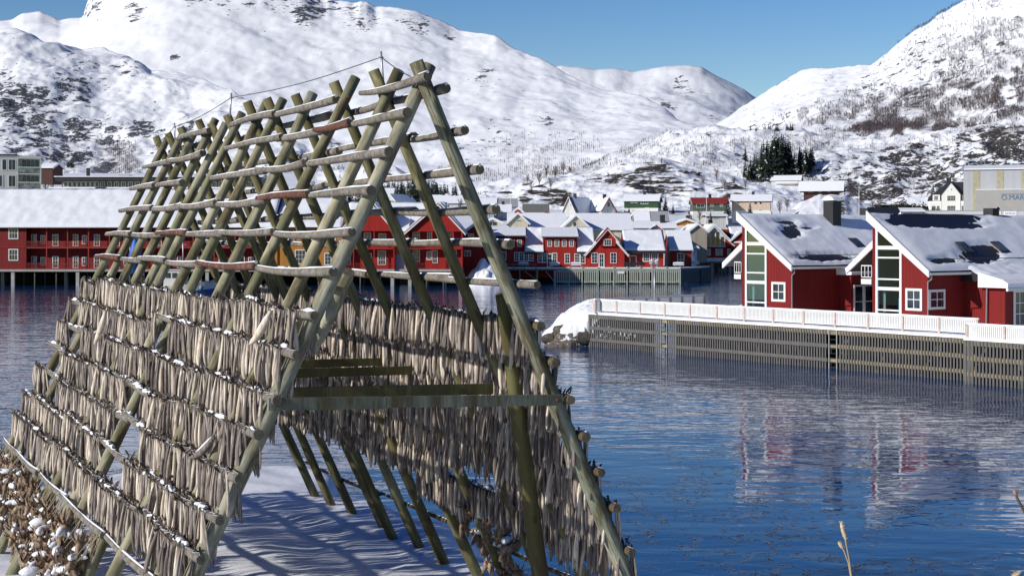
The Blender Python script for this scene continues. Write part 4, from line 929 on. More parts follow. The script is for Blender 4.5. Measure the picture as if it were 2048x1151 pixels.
piles(tP, LX(1004, YP)-ox, LX(1110, YP)-ox, .2, 4, zt-.35, 3.4, .22, GREENW, 2)
for p0, p1 in ((1050, 1080), (1092, 1110)): m = MB(); m.bar((LX(p0, YP)-ox, .1, zt-.5), (LX(p1, YP)-ox, .1, .2), .12, .14); m.build('brace', GREENW, tP)
m = MB(); m.box(LX(1000, YP)-ox, LX(1360, YP)-ox, 6, 6.3, -1.2, zt-.36); m.build('dark_backing', DARKIN, tP)
m = MB(); m.box(LX(1004, YP)-ox, LX(1072, YP)-ox, -.15, -.03, zt+.75, zt+.9); m.box(LX(1004, YP)-ox, LX(1072, YP)-ox, -.13, -.05, zt+.3, zt+.42)
for k in range(4): x = LX(1004+k*22.6, YP)-ox; m.box(x-.07, x+.07, -.2, -.152, zt-.3, zt+.95)
m.build('handrail', GREYW, tP)
m = MB(); m.box(-.65, .65, -.21, -.14, zt-.95, zt-.42); sg = m.build('sign_plate', WHITE, tP, (LX(1242, YP)-ox, 0, 0))
def pic_table(px, py, Y, lab):
    t = thing('picnic_table', lab, 'picnic table', (LX(px, Y), Y, zt+.2)); 
    m = MB(); m.box(-.95, .95, -.38, .38, .68, .74); m.build('tabletop', GREYW, t)
    for s in (-1, 1): m = MB(); m.box(-.95, .95, s*.75-.14, s*.75+.14, .40, .45); m.build('bench', GREYW, t)
    for s in (-1, 1): m = MB(); m.bar((s*.65, -.75, 0), (s*.65, .3, .67), .06, .1); m.bar((s*.65, .75, 0), (s*.65, -.3, .67), .055, .1); m.bar((s*.65, -.8, .36), (s*.65, .8, .36), .05, .08); m.build('leg', GREYW, t)
    m = MB(); m.prism([(-1.0, .742), (-.98, .9), (-.7, 1.0), (0, 1.03), (.7, 1.0), (.98, .9), (1.0, .742)], 'y', -.4, .4); m.build('snow', SNOW, t)
    for s in (-1, 1): m = MB(); m.prism([(-.97, .452), (-.9, .6), (0, .64), (.9, .6), (.97, .452)], 'y', s*.75-.15, s*.75+.15); m.build('bench_snow', SNOW, t)
for px_, lab in ((1047, 'snow-capped picnic table beside the handrail at the open end of the pier'), (1109, 'snow-capped picnic table before the glazed doors under the second dormer'), (1152, 'snow-capped picnic table beside the gable house'), (1357, 'snow-capped picnic table in front of the shaded annex'), (1388, 'snow-capped picnic table on the dark corner of the pier')):
    pic_table(px_, 0, 269.6 if px_ < 1360 else 281, lab)
m = MB(); tw = thing('long_bench', 'long dark bench along the pier below the lodge door', 'bench', (LX(1268, 270), 270.0, zt+.2)); m.box(-1.9, 1.9, -.25, .25, .42, .5); m.build('seat', DARK, tw)
m = MB(); m.box(-1.9, 1.9, .2, .28, .502, 1.0); m.build('backrest', DARK, tw)
for s in (-1.5, 1.5): m = MB(); m.box(s-.05, s+.05, -.2, .2, 0, .418); m.build('leg', DARK, tw)
# ---- red house on piles further in
YI = 367.0; zi = LZ(517, YI)
tI = thing('red_warehouse', 'red waterside house with tall gable window, white base board and dark piles', 'house', (LX(1428, YI), YI, 0)); ox = tI.location.x
a, b, c = LX(1394, YI)-ox, LX(1462, YI)-ox, LX(1530, YI)-ox; ze_ = LZ(486, YI); za = LZ(453, YI)
m = MB(); m.box(a, c, 0, 14, zi, ze_); m.prism([(a, ze_+.003), (b, ze_+.003), (0, za-.2)], 'y', 0, 14); m.prism([(2, ze_), (14, ze_), (8, LZ(458, YI))], 'x', b-2, c); m.build('wall', RED2, tI)
k1 = (za-ze_)/-a; k2 = (za-ze_)/b
m = MB(); m.prism([(a-.9, ze_-.9*k1), (0, za), (b+.9, ze_-.9*k2), (b+.9, ze_-.9*k2+.25), (0, za+.27), (a-.9, ze_-.9*k1+.25)], 'y', -.7, 15); ro = m.build('roof', DARKROOF, tI)
m = MB(); m.prism([(a-.9, ze_-.9*k1+.252), (0, za+.272), (b+.9, ze_-.9*k2+.252), (b+.9, ze_-.9*k2+.65), (.3, za+.75), (-.3, za+.75), (a-.9, ze_-.9*k1+.65)], 'y', -.5, 15.1); m.build('snow', SNOW, ro)
m = MB(); m.prism([(a-.9, ze_-.9*k1-.2), (0, za-.2), (b+.9, ze_-.9*k2-.2), (b+.9, ze_-.9*k2+.2), (0, za+.22), (a-.9, ze_-.9*k1+.2)], 'y', -.8, -.704); m.build('bargeboard', WHITE, tI)
m = MB(); m.prism([(-.6, ze_-.1), (-.6, ze_+.15), (8, LZ(455, YI)+.1), (8, LZ(455, YI)-.2)], 'x', b+.3, c+.5); r2 = m.build('lean_roof', DARKROOF, tI)
quilt(r2, b+.5, c+.5, -.6, ze_+.16, 8, LZ(455, YI)+.12, .4, 30, 12, .12, 9.9)
m = MB(); m.prism([(-2.4, 0), (2.6, 0), (2.6, 2.8), (0.3, 6.0), (-.5, 6.0), (-2.4, 2.8)], 'y', -.08, -.004); gw = m.build('gable_window', WHITE, tI, (.3, 0, ze_-1.0))
for k in range(4): m = MB(); x = -1.75+k*1.2; m.prism([(x-.45, .25), (x+.45, .25), (x+.45, 2.9+1.1*(1.6-abs(x))), (x-.45, 2.9+1.1*(1.6-abs(x)))], 'y', -.1, -.085); m.build('pane', GLASS, gw)
for px_ in (1418, 1434, 1442, 1458, 1474): window(tI, LX(px_, YI)-ox, LZ(511, YI), -.004, .85, 1.75, 2, 3, fw=.16)
m = MB(); m.box(a-.2, c, -1.6, -.01, zi-.7, zi-.02); m.build('base_board', WHITE, tI); m = MB(); m.box(a-.2, c, -1.7, 14, zi-1.2, zi-.703); m.build('deck', DECK, tI)
m = MB(); m.box(a-.2, c, -1.7, -.012, zi-.018, zi+.2); m.build('snow', SNOW, tI)
piles(tI, LX(1422, YI)-ox, c, -1.4, 2, zi-1.2, 1.5, .34, PILE, 2); m = MB(); m.box(a-.2, c, 7, 7.3, -1.2, zi-1.21); m.build('dark_backing', DARKIN, tI)
t = house('dormer_wing', 'little red dormer gable beside the tall gable window house', 'house', (LX(1482, YI-.5), YI-.6, zi), 5, 8, LZ(481, YI)-zi, 2.2, 'y', RED2, DARKROOF, .3, wins=[(0, LZ(481, YI)-zi-2.0, 1.0, 1.9, 2, 3)])
# ---------------------------------------------------------------- boats
YB = 188.0; zb = LZ(569, YB); HULL = simple('white_hull', (.70, .68, .62), .35, .06); BLUE = simple('blue_paint', (.02, .10, .34), .4, .1)
tb = thing('fishing_boat', 'white fishing boat with blue stripe moored behind the rack', 'boat', (LX(350, YB), YB, 0)); ox = tb.location.x
def hull_mesh(L0, L1, bw, sheer, z0):
    n = 16; V = []; Fq = []
    for i in range(n+1):
        u = i/n; x = L0+(L1-L0)*u; w = bw*(1-max(0, (u-.55)/.45)**2.2)*(1-.12*max(0, (.2-u)/.2)); top = z0+sheer*max(0, (u-.4)/.6)**1.6
        for (f, zz) in ((0.04, -.5), (.72, -.15), (.95, .55), (1.0, top*.62), (1.04, top)):
            V.append((x+(.9*(zz+.5)/(top+.5)*max(0, (u-.6)/.4)), -w*f, zz))
        for (f, zz) in ((1.04, top), (1.0, top*.62), (.95, .55), (.72, -.15), (.04, -.5)):
            V.append((x+(.9*(zz+.5)/(top+.5)*max(0, (u-.6)/.4)), w*f, zz))
    for i in range(n):
        for k in range(9): a = i*10+k; Fq.append((a, a+10, a+11, a+1))
    Fq.append(tuple(range(10))); return V, Fq
V, Fq = hull_mesh(LX(266, YB)-ox, LX(424, YB)-ox, 1.8, .95, 2.2); m = MB(); m.add(V, Fq, 0, False); hu = m.build('hull', HULL, tb)
m = MB(); n = 16
for s in (-1, 1):
    vs = []
    for i in range(n+1): p1 = V[i*10+2] if s < 0 else V[i*10+7]; p2 = V[i*10+3] if s < 0 else V[i*10+6]; q1 = Vector(p1).lerp(Vector(p2), .25); q2 = Vector(p1).lerp(Vector(p2), 1.0); vs += [q1+Vector((0, s*.03, 0)), q2+Vector((0, s*.03, 0))]
    m.add(vs, [(2*i, 2*i+2, 2*i+3, 2*i+1) for i in range(n)])
m.build('stripe', BLUE, hu)
m = MB(); m.add([V[i*10+4] for i in range(n+1)]+[V[i*10+5] for i in range(n+1)], [(i, i+1, n+2+i, n+1+i) for i in range(n)]); m.build('deck', DECK, tb)
X_ = lambda p: LX(p, YB)-ox
m = MB(); m.prism([(X_(330), zb-.2), (X_(372), zb-.2), (X_(375), zb+1.9), (X_(333), zb+1.9)], 'y', -1.0, 1.0); ca = m.build('wheelhouse', HULL, tb)
for (p0, p1) in ((335, 345), (348, 358), (361, 370)): m = MB(); m.box(X_(p0), X_(p1), -1.03, -1.003, zb+.9, zb+1.6); m.build('pane', GLASS, ca)
m = MB(); m.box(X_(328), X_(379), -1.15, 1.15, zb+1.903, zb+2.02); m.build('roof', HULL, ca)
m = MB(); m.prism([(X_(390), zb+.1), (X_(403), zb+.1), (X_(400), zb+1.9), (X_(392), zb+1.9)], 'y', -.5, .5); m.build('hatch_house', HULL, tb)
m = MB(); m.tube([(X_(366), 0, zb+1.5), (X_(366), 0, zb+6.6)], .07, 7); m.bar((X_(360), 0, zb+5.3), (X_(373), 0, zb+5.3), .05, .05); m.build('mast', METAL, tb)
m = MB(); m.tube([(X_(395), 0, zb+1.8), (X_(394), 0, zb+5.2)], .04, 6); m.build('antenna', METAL, tb)
m = MB(); m.tube([(0, 0, -.36), (0, 0, -.28), (0, 0, 0), (0, 0, .26), (0, 0, .4)], [.03, .24, .34, .2, .03], 10); m.build('fender', simple('grey_buoy', (.18, .21, .26), .45), tb, (X_(409), -1.95, zb-.3))
m = MB(); m.box(X_(276), X_(287), -.7, .7, zb-.1, zb+1.3); m.build('engine_box', simple('brown_box', (.09, .07, .06)), tb)
m = MB(); m.tube([(X_(288), -1.2, zb+.2), (X_(310), -1.3, zb+1.6), (X_(318), -1.3, zb+.3)], .05, 6); m.build('rail_hoop', METAL, tb)
def text(s, size, mat, parent, loc, rot, name='lettering', ext=.01, align='CENTER'):
    c = bpy.data.curves.new(name, 'FONT'); c.body = s; c.size = size; c.extrude = ext; c.align_x = align; c.align_y = 'CENTER'
    o = bpy.data.objects.new('tmp', c); COL.objects.link(o); dg = bpy.context.evaluated_depsgraph_get(); dg.update()
    me = bpy.data.meshes.new_from_object(o.evaluated_get(dg)); bpy.data.objects.remove(o); bpy.data.curves.remove(c)
    me.materials.clear(); me.materials.append(mat); me.name = name
    return link(name, me, parent, loc, rot)
INK = simple('black_lettering', (.02, .02, .025), .6, .05); text('ST-30', .5, INK, tb, (X_(420), -1.45, zb+.45), (R(90), 0, R(24)))
tt = thing('blue_tarpaulin', 'bright blue tarpaulin wrapped upright around a stored sail, by the red balconies', 'tarpaulin', (LX(270, 250), 250.0, 0))
m = MB(); n = 14; pts = []; rr = []
for k in range(n+1): u = k/n; pts.append((-.45+.95*math.sin(u*2.0)*(1-u*.55), .05*math.sin(u*9), 2.3+6.2*u)); rr.append(.12+1.28*math.sin(math.pi*min(1, .12+u*.86))**.8*(1-.25*u))
m.tube(pts, rr, 12, 0); m.build('cover', simple('blue_cloth', (.015, .12, .50), .55, .2, 3, .03), tt)
m = MB(); m.tube([(-.9, 0, -1), (-.85, 0, 8.9)], .09, 7); m.build('pole', METAL, tt)
# ---------------------------------------------------------------- town on the slope behind
CREAM = boards('cream_boards', (.62, .56, .42)); OFFW = boards('offwhite_boards', (.62, .61, .58)); BLUEG = boards('blue_grey_boards', (.30, .35, .42))
GREEN = boards('green_boards', (.035, .085, .04)); GREENG = boards('pale_green_boards', (.30, .36, .31)); DGREEN = boards('dull_green_boards', (.10, .125, .10)); PINK = boards('peach_boards', (.62, .47, .36)); BROWN = boards('brown_boards', (.07, .03, .022)); BEIGE = boards('beige_boards', (.36, .32, .26)); STUCCO = simple('white_render', (.72, .71, .67), .8, .05)
STONE = simple('stone_slates', (.15, .155, .14), .7, .35, 5, .03); REDR = simple('red_roofing', (.26, .035, .025), .6, .15, 3); GREYR = simple('grey_roofing', (.33, .34, .35), .6, .15, 2); BRICK = simple('red_chimney', (.34, .035, .025), .8, .2, 6); BLACKC = simple('black_chimney', (.018, .018, .02), .7, .2)
def W_(px, Y): return px/F*Y
def town(name, label, px0, px1, by, eave, ridge, axis='x', depth=None, Y=None, wins=(), snow=.3, rz=0, wall=OFFW, roofm=DARKROOF, chim=(), wscale=1.0, **kw):
    """px0..px1 wall width, rows of base, eave and ridge; wins in pixels (px, py_bottom, w, h, nx, ny)"""
    Y = Y or town_y(by); k = Y/F; cx = (px0+px1)/2; w = (px1-px0)*k*wscale; hw = (by-eave)*k; hr = (eave-ridge)*k*(1.0 if axis == 'y' else 1.06)
    d = depth or (max(7, w*.6) if axis == 'x' else w*1.3)
    ws = [((p-cx)*k, (by-q)*k, a*k, b*k, nx, ny) for (p, q, a, b, nx, ny) in wins]
    return house(name, label, 'house', P(cx, by, Y), w, d, hw, hr, axis, wall, roofm, snow, R(rz), wins=ws, below=3, chim=chim, **kw)
C1 = lambda u, v=.5, h=1.1, w=.8, m=BLACKC: [(u, v, h, w, m)]
town('hillside_house', 'dark green hillside house with snow roof and pale basement, below the rocky knoll', 1248, 1316, 424, 402, 391, 'x', rz=-14, wall=GREEN, chim=C1(.6), base=(1.25, STUCCO),
     wins=[(1264, 405.5, 6, 6, 1, 1), (1272, 405.5, 6, 6, 1, 1), (1289, 408, 15, 10, 3, 1), (1294, 422, 9, 7, 2, 1)], swins=[(3.5, 4.3, 1.2, 1.1, 2, 1)])
town('red_roofed_house', 'dull green house with bare red roof beneath the spruces', 1386, 1456, 429, 406, 396, 'x', wall=DGREEN, roofm=REDR, snow=0, chim=C1(.3), base=(1.0, STUCCO), wins=[(1401, 415, 17, 8, 2, 1), (1424, 413, 6, 6, 2, 2), (1443, 413, 6, 6, 2, 2), (1424, 426, 5, 6, 1, 1)])
town('peach_house', 'peach two-storey house with snow roof and a terrace at one end', 1464, 1540, 427, 402, 391, 'x', rz=-12, wall=PINK, chim=C1(.5), base=(1.0, STUCCO), wins=[(1477, 408, 5, 5, 1, 1), (1511, 409, 7, 6, 1, 1), (1521, 409, 6, 6, 1, 1), (1481, 423, 8, 5, 2, 1), (1520, 423, 5, 5, 1, 1)], swins=[(4, 4.0, 1.6, 1.1, 2, 1)])
t = town('hilltop_villa', 'white villa with balcony high on the slope under the spruce clump', 1543, 1600, 376, 361, 352, 'x', rz=-18, wall=OFFW, wins=[(1553, 373, 7, 5, 2, 1), (1567, 366, 10, 5, 3, 1), (1582, 366, 8, 5, 2, 1)], Y=650)
m = MB(); m.box(-4.5, 5.5, -1.6, -.02, 1.9, 2.05); m.box(-4.5, 5.5, -1.62, -1.55, 2.3, 3.0); m.build('balcony', WHITE, t)
t = town('dark_chalet', 'dark brown chalet on the snowy mound, red-brown wall under wide eaves', 1608, 1676, 389, 377, 364, 'x', rz=-16, wall=BROWN, Y=475, over=1.6, overg=1.8, chim=C1(.6), wins=[(1621, 384, 8, 6, 2, 1), (1640, 384, 6, 6, 1, 1), (1658, 384, 6, 4, 1, 1)], trim=BROWN)
town('steep_roofed_house', 'white house with steep dark roof end and two small gable windows', 1124, 1152, 430, 424, 394, 'y', wall=OFFW, depth=16, rz=-24, chim=C1(.0, .3), over=.3, wins=[(1134, 412, 2.5, 5, 1, 1), (1141, 412, 2.5, 5, 1, 1)], snow_u=(.15, 1))
town('grey_dormer_house', 'grey-white steep roofed house with a red balcony dormer in its gable', 1202, 1232, 428, 420, 396, 'y', wall=OFFW, depth=15, rz=20, chim=C1(.0, .2), over=.3, wins=[(1217, 414, 7, 10, 1, 2)], trim=REDP)
town('slate_roofed_house', 'low house with bare grey slate roof in front of the brown cliff', 1048, 1096, 431, 424, 409, 'x', wall=BLUEG, roofm=STONE, snow=0)
town('blue_grey_house', 'blue-grey two-gabled house with snow roof and black chimney', 988, 1020, 438, 424, 411, 'x', wall=BLUEG, chim=C1(.3), wins=[(999, 433, 5, 9, 2, 2), (1010, 433, 5, 9, 2, 2)])
town('blue_grey_wing', 'blue-grey gable wing at the end of the two-gabled house', 971, 988, 440, 425, 411, 'y', wall=BLUEG, wins=[(979, 434, 5, 8, 2, 2)])
town('glazed_gable_house', 'blue-grey low house with glazed gable beneath a snowy verge', 1022, 1050, 438, 428, 417, 'y', wall=BLUEG, wins=[(1036, 431, 14, 6, 3, 1)])
town('grey_hall', 'long grey-blue hall with snow roof behind the blue-grey houses', 945, 1033, 424, 412, 398, 'x', wall=BLUEG, roofm=GREYR, snow_u=(0, .55))
town('porch_house', 'low house with open porch gable behind the slatted pier restaurants', 968, 1002, 455, 446, 438, 'y', Y=330, wall=OFFW, wins=[(985, 452, 20, 9, 2, 1)])
town('cream_hall', 'large cream boathouse with very broad snow roof, behind the red restaurant', 1018, 1130, 462, 456, 429, 'x', Y=345, depth=16, wall=CREAM, chim=[(-.35*13, .5, .9, 1.3, BRICK), (2.5, .5, .6, .9, BRICK)])
t = town('cream_gable', 'cream gable end standing beside the broad snow roof', 1016, 1056, 462, 446, 427, 'y', Y=338, depth=12, wall=CREAM, wins=[(1038, 443, 11, 4, 1, 1)])
town('white_gable_hall', 'white boarded gable with one dark square window between two snow roofs', 1126, 1178, 462, 455, 431, 'y', Y=325, depth=18, wall=CREAM, wins=[(1149.5, 453, 8, 10, 1, 1)])
town('broad_roofed_hall', 'broad snow-roofed hall beside the white boarded gable', 1160, 1262, 466, 460, 430, 'x', Y=332, depth=18, wall=CREAM, roofm=DARKROOF)
town('ochre_gable_house', 'small ochre gable with red verges among snow roofs, below the green house', 1260, 1278, 442, 437, 427, 'y', wall=ORANGE, trim=REDP)
town('grey_roofed_house', 'low house with pale grey bare roof and snow apron', 1272, 1336, 447, 441, 424, 'x', wall=BLUEG, roofm=GREYR, snow=.2, snow_u=(0, .45))
town('snowed_in_house', 'low snowed-in house with black stove chimney, beside the lodge roof', 1265, 1350, 462, 456, 446, 'x', Y=360, wall=OFFW, chim=C1(2.5, .4, 2.2, 1.2))
town('ochre_roof_house', 'ochre gabled house in the dip with black chimney in front', 1352, 1392, 450, 446, 439, 'y', wall=ORANGE, chim=C1(.5, .0, 1.2, 1.0))
town('small_verge_gable', 'small white gable with red verge peeping over the lodge roof', 1303, 1322, 463, 459, 451, 'y', Y=345, wall=OFFW, trim=REDP)
town('beige_warehouse', 'plain beige warehouse gable between the annex and the tall gable window house', 1378, 1414, 500, 463, 449, 'y', Y=352, depth=20, wall=BEIGE, over=.2, snow=.25)
town('white_cabin', 'small white cabin with two dark windows below the beige warehouse', 1374, 1394, 514, 498, 495, 'x', Y=345, depth=5, wall=STUCCO, wins=[(1381, 506, 6, 4, 1, 1), (1390, 506, 5, 4, 1, 1)])
town('snowed_roof_cabin', 'low cabin with flat snow roof in front of the peach house', 1415, 1452, 440, 433, 430, 'x', wall=OFFW, trim=REDP, wins=[(1430, 438, 16, 3, 3, 1)])
# houses glimpsed through the rack
town('pale_green_house', 'pale green gabled house seen between the rack poles', 640, 662, 404, 392, 378, 'y', wall=GREENG, Y=430, wins=[(652, 392, 4, 4, 1, 1)])
town('pale_green_wing', 'snow-roofed pale wing beside the pale green gable', 612, 640, 404, 396, 384, 'x', wall=CREAM, Y=432, wins=[(628, 401, 10, 4, 3, 1)])
town('bluish_row_house', 'bluish row house with dark windows glimpsed through the rack', 540, 592, 405, 386, 377, 'x', wall=BLUEG, Y=425, wins=[(548, 396, 5, 9, 1, 1), (556, 396, 5, 9, 1, 1), (576, 396, 5, 9, 1, 1), (584, 396, 5, 9, 1, 1)])
town('grey_block', 'plain grey block with flat snow roof seen between far rack poles', 468, 524, 404, 354, 348, 'x', wall=BLUEG, Y=455, depth=8, snow=.25)
town('cream_house', 'cream house with grey roof and one gable window beside the conifers', 770, 790, 412, 400, 388, 'y', wall=CREAM, roofm=GREYR, snow=.12, depth=16, rz=-20, wins=[(781, 405, 5, 7, 1, 2)], chim=C1(.5, .9))
town('snow_gable_house', 'small house with steep snowy gable below the conifer wood', 758, 785, 395, 388, 378, 'x', wall=OFFW, Y=500)
town('brown_gable_cabin', 'tiny brown gabled cabin under the conifer wood', 886, 900, 398, 395, 389, 'y', wall=BROWN, Y=480)
town('snowy_row_house', 'low white house row with snow roof between the rack legs', 850, 895, 412, 404, 392, 'x', wall=OFFW, wins=[(876, 411, 12, 4, 3, 1)], chim=C1(2))
town('white_end_house', 'white house with plain snow roof beside the pale rack leg', 898, 945, 416, 406, 394, 'x', wall=OFFW)
# flats at the left edge
YL = 330.0; k = YL/F; t = thing('apartment_block', 'pale modern apartment block with glazed corner balconies at the picture edge', 'building', P(30, 392, YL), R(20)); ox = t.location.x
def fx(px): return (px-30)*k
def fz(py): return (392-py)*k
FL = simple('pale_render', (.60, .60, .54), .7, .05); TEAL = glass_dark('teal_glass', (.05, .075, .085))
m = MB(); m.box(fx(-120), fx(34), 0, 14, -6, fz(311)); m.box(fx(34), fx(78), 2.4, 14, -6, fz(313)); m.build('wall', FL, t)
m = MB(); m.box(fx(-122), fx(35), -.2, 14.2, fz(311)+.003, fz(309)+.05); m.build('roof', DARK, t); m = MB(); m.box(fx(34), fx(80), -.1, 14, fz(317), fz(311)); m.build('roof_slab', FL, t)
for py in (334, 347, 364, 378): m = MB(); m.box(fx(34), fx(80), -.1, 2.39, fz(py)-.16, fz(py)+(.1)); m.build('balcony_floor' if py in (347, 378) else 'balcony_rail', FL, t)
for px_ in (35, 79): m = MB(); m.box(fx(px_)-.12, fx(px_)+.12, -.08, .16, -3, fz(317)); m.build('post', FL, t)
for py0, py1 in ((346, 335), (377, 365)): m = MB(); m.box(fx(35)+.13, fx(79)-.13, -.04, .0, fz(py0)+.12, fz(py1)-.1); m.build('balcony_glass', glass_dark('green_glass', (.16, .19, .17)), t)
for (a, b, c, d, nx) in ((5, 15, 341, 318, 1), (17, 32, 341, 318, 2), (17, 32, 374, 350, 2), (-12, 7, 374, 350, 2), (-40, -20, 341, 318, 2), (-40, -20, 374, 350, 2)): window(t, fx((a+b)/2), fz(c), -.004, (b-a)*k, (c-d)*k, nx, 1, fw=.16)
for (c, d) in ((345, 317), (376, 349)): window(t, fx(60), fz(c), 2.396, 4.0, (c-d)*k, 4, 1, fw=.12, pane=TEAL)
# long low dark building on the slope above the hotel
YM = 322.0; k = YM/F; t = thing('terrace_building', 'long low dark-roofed building with a row of windows above the hotel roof', 'building', P(300, 388, YM))
def fx(px): return (px-300)*k
def fz(py): return (388-py)*k
m = MB(); m.box(fx(120), fx(520), 1.2, 12, -6, fz(361)); m.build('wall', simple('grey_brown_cladding', (.17, .145, .125), .7, .2), t)
m = MB(); m.box(fx(112), fx(524), -.6, 13, fz(361)+.004, fz(354)); ro = m.build('roof', DARK, t); m = MB(); m.box(fx(110), fx(526), -.8, 13.2, fz(354)+.004, fz(352.3)); m.build('snow', SNOW, ro)
for p in list(range(128, 200, 9))+list(range(202, 500, 14)): window(t, fx(p), fz(373.5), 1.196, (8 if p < 200 else 9)*k, 11*k, 1 if p < 200 else 2, 1, fw=.1)
for (a, b, py0, py1, mm, nm) in ((108, 198, 380, 378, DARK, 'terrace_edge'), (219, 520, 380, 378, DARK, 'terrace_edge'), (112, 198, 385, 383.5, DARK, 'terrace_edge'), (219, 520, 385, 383.5, DARK, 'terrace_edge')): m = MB(); m.box(fx(a), fx(b), -3-(py0-380)*.3, 1.1, fz(py0), fz(py1)); o = m.build(nm, mm, t); m = MB(); m.box(fx(a)-.1, fx(b)+.1, -3.1-(py0-380)*.3, 1.1, fz(py1)+.003, fz(py1)+.32); m.build('snow', SNOW, o)
m = MB(); m.box(fx(200), fx(218), -3.6, 1.1, fz(388), fz(375)); m.build('stair_house', DARK, t); m = MB(); m.box(fx(162), fx(167.5), 4, 4.8, fz(353), fz(334)); m.build('chimney', BLACKC, ro)
for (a, b) in ((176, 203), (208, 226), (226, 246)): m = MB(); m.box(fx(a), fx(b), 5, 8, fz(352), fz(349.5 if a < 220 else 347)); m.build('roof_vent', METAL, ro)
town('brown_cabin', 'brown cabin with snow roof between the flats and the snowy crag', 80, 106, 350, 336, 328, 'x', Y=470, wall=BROWN, rz=-10, snow=.35)
# right: white villa, striped warehouse, low shop
YV = town_y(424); k = YV/F; t = thing('white_villa', 'white villa with steep black roof and tall front gable', 'house', P(1893, 424, YV), R(-17))
def fx(px): return (px-1893)*k
def fz(py): return (424-py)*k
m = MB(); m.box(fx(1858), fx(1927), 1.2, 10, -3, fz(402)); m.prism([(fx(1883.5), -3), (fx(1919.5), -3), (fx(1919.5), fz(389)), (fx(1901.5), fz(365.3)), (fx(1883.5), fz(389))], 'y', -.6, 6); m.build('wall', STUCCO, t)
m = MB(); m.prism([(fx(1856), fz(401)), (fx(1858), fz(394)), (fx(1894), fz(365)), (fx(1896), fz(363.5)), (fx(1930), fz(363.5)), (fx(1932), fz(401))], 'y', 1.6, 9.5); m.build('roof', DARKROOF, t)
m = MB(); g_ = [(fx(1882.2), fz(389.6)), (fx(1901.5), fz(364.2)), (fx(1920.8), fz(389.6)), (fx(1920.8), fz(388)), (fx(1901.5), fz(362.5)), (fx(1882.2), fz(388))]; m.prism(g_, 'y', -.9, 6); m.build('gable_roof', DARKROOF, t)
for q0, q1 in ((1866.5, 1880.5), (1922, 1932)): m = MB(); m.box(fx(q0), fx(q1), .9, 4, fz(401), fz(389)); m.build('dormer', STUCCO, t)
for q0, q1 in ((1860, 1883), (1920, 1930)): m = MB(); m.box(fx(q0), fx(q1), -.4, 1.19, fz(407), fz(402)); m.build('snow', SNOW, t)
for q0, q1 in ((1861, 1883), (1920, 1930)): m = MB(); m.box(fx(q0), fx(q1), -.3, 1.19, -3, fz(407.1)); m.build('bay', STUCCO, t)
for (p, q, w, h, nx, ny, y) in ((1902, 402, 16, 11, 5, 2, -.604), (1902, 423, 16, 12, 5, 2, -.604), (1902.3, 381.5, 3, 5, 2, 2, -.604), (1873, 400, 8, 9, 3, 2, .896), (1868, 422, 8, 11, 3, 2, -.304), (1877, 422, 6, 11, 2, 2, -.304), (1924.5, 422, 6, 11, 2, 2, -.304)): window(t, fx(p), fz(q), y, w*k, h*k, nx, ny, fw=.09)
m = MB(); m.box(fx(1893), fx(1902), 4, 5.2, fz(366), fz(354)); m.build('chimney', BLACKC, t)
YW = town_y(430)-8; k = YW/F; t = thing('striped_warehouse', 'huge grey warehouse with yellowed translucent strips and blue lettering', 'building', P(2000, 430, YW), R(-18))
def fx(px): return (px-2000)*k
def fz(py): return (430-py)*k
CLAD = boards('grey_cladding', (.42, .43, .45), .3, True, .05); STRIP = simple('yellowed_panels', (.36, .33, .22), .6, .18, 1.2); TAUPE = simple('taupe_panels', (.38, .365, .345), .6, .05, .6)
m = MB(); m.box(fx(1930), fx(2330), 8, 40, -4, fz(337)); m.build('wall', CLAD, t)
for a in (1948.5, 1994.5, 2042, 2090, 2140): m = MB(); m.box(fx(a), fx(a+13.5), 7.9, 7.996, -4, fz(337.3)); m.build('light_strip', STRIP, t)
m = MB(); m.prism([(7.6, fz(336.8)), (40.4, fz(336.8)), (24, fz(325)), (20, fz(325))], 'x', fx(1929), fx(2331)); ro = m.build('roof', GREYR, t)
m = MB(); m.prism([(7.5, fz(336.6)+.05), (7.5, fz(335.5)+.2), (23.5, fz(324)+.3), (23.9, fz(325)+.02)], 'x', fx(1931), fx(2330)); m.build('snow', SNOW, ro)
m = MB(); m.box(fx(1954), fx(2330), 0, 7.89, -4, fz(379.5)); m.build('annex', TAUPE, t); m = MB(); m.box(fx(1953.5), fx(2330), -.1, 7.88, fz(379.5)+.003, fz(378.5)+.05); m.build('annex_snow', SNOW, t)
SIGNB = simple('blue_lettering', (.035, .12, .30), .5, .05)
text('O.MARI', 14.2*k, SIGNB, t, (fx(2002), -.03, fz(395.5)), (R(90), 0, 0), 'sign_lettering', .02, 'LEFT')
m = MB(); m.box(fx(2003), fx(2064), -.06, -.004, fz(389), fz(388)); m.build('sign_line', SIGNB, t)
YS = town_y(438)-12; k = YS/F; t = thing('shop_building', 'long low grey shop with a sun sign and NOGVA sign above the black roof', 'building', P(1950, 440, YS), R(-18))
def fx(px): return (px-1950)*k
def fz(py): return (440-py)*k
m = MB(); m.box(fx(1834), fx(2330), 0, 10, -4, fz(421.5)); m.build('wall', simple('light_grey_panels', (.46, .48, .50), .6, .06), t)
m = MB(); m.box(fx(1833), fx(2331), -.15, 10.2, fz(421.5)+.003, fz(420.5)+.1); ro = m.build('roof', GREYR, t)
def splate(px0, px1, py0, py1, col=WHITE): m = MB(); m.box(fx(px0), fx(px1), -.14, -.02, fz(py1), fz(py0)); return m.build('sign', col, t)
s1 = splate(1988, 1999, 423, 431.5); m = MB(); n = 14; cx, cz, r = fx(1993.3), fz(430.6), 4.4*k
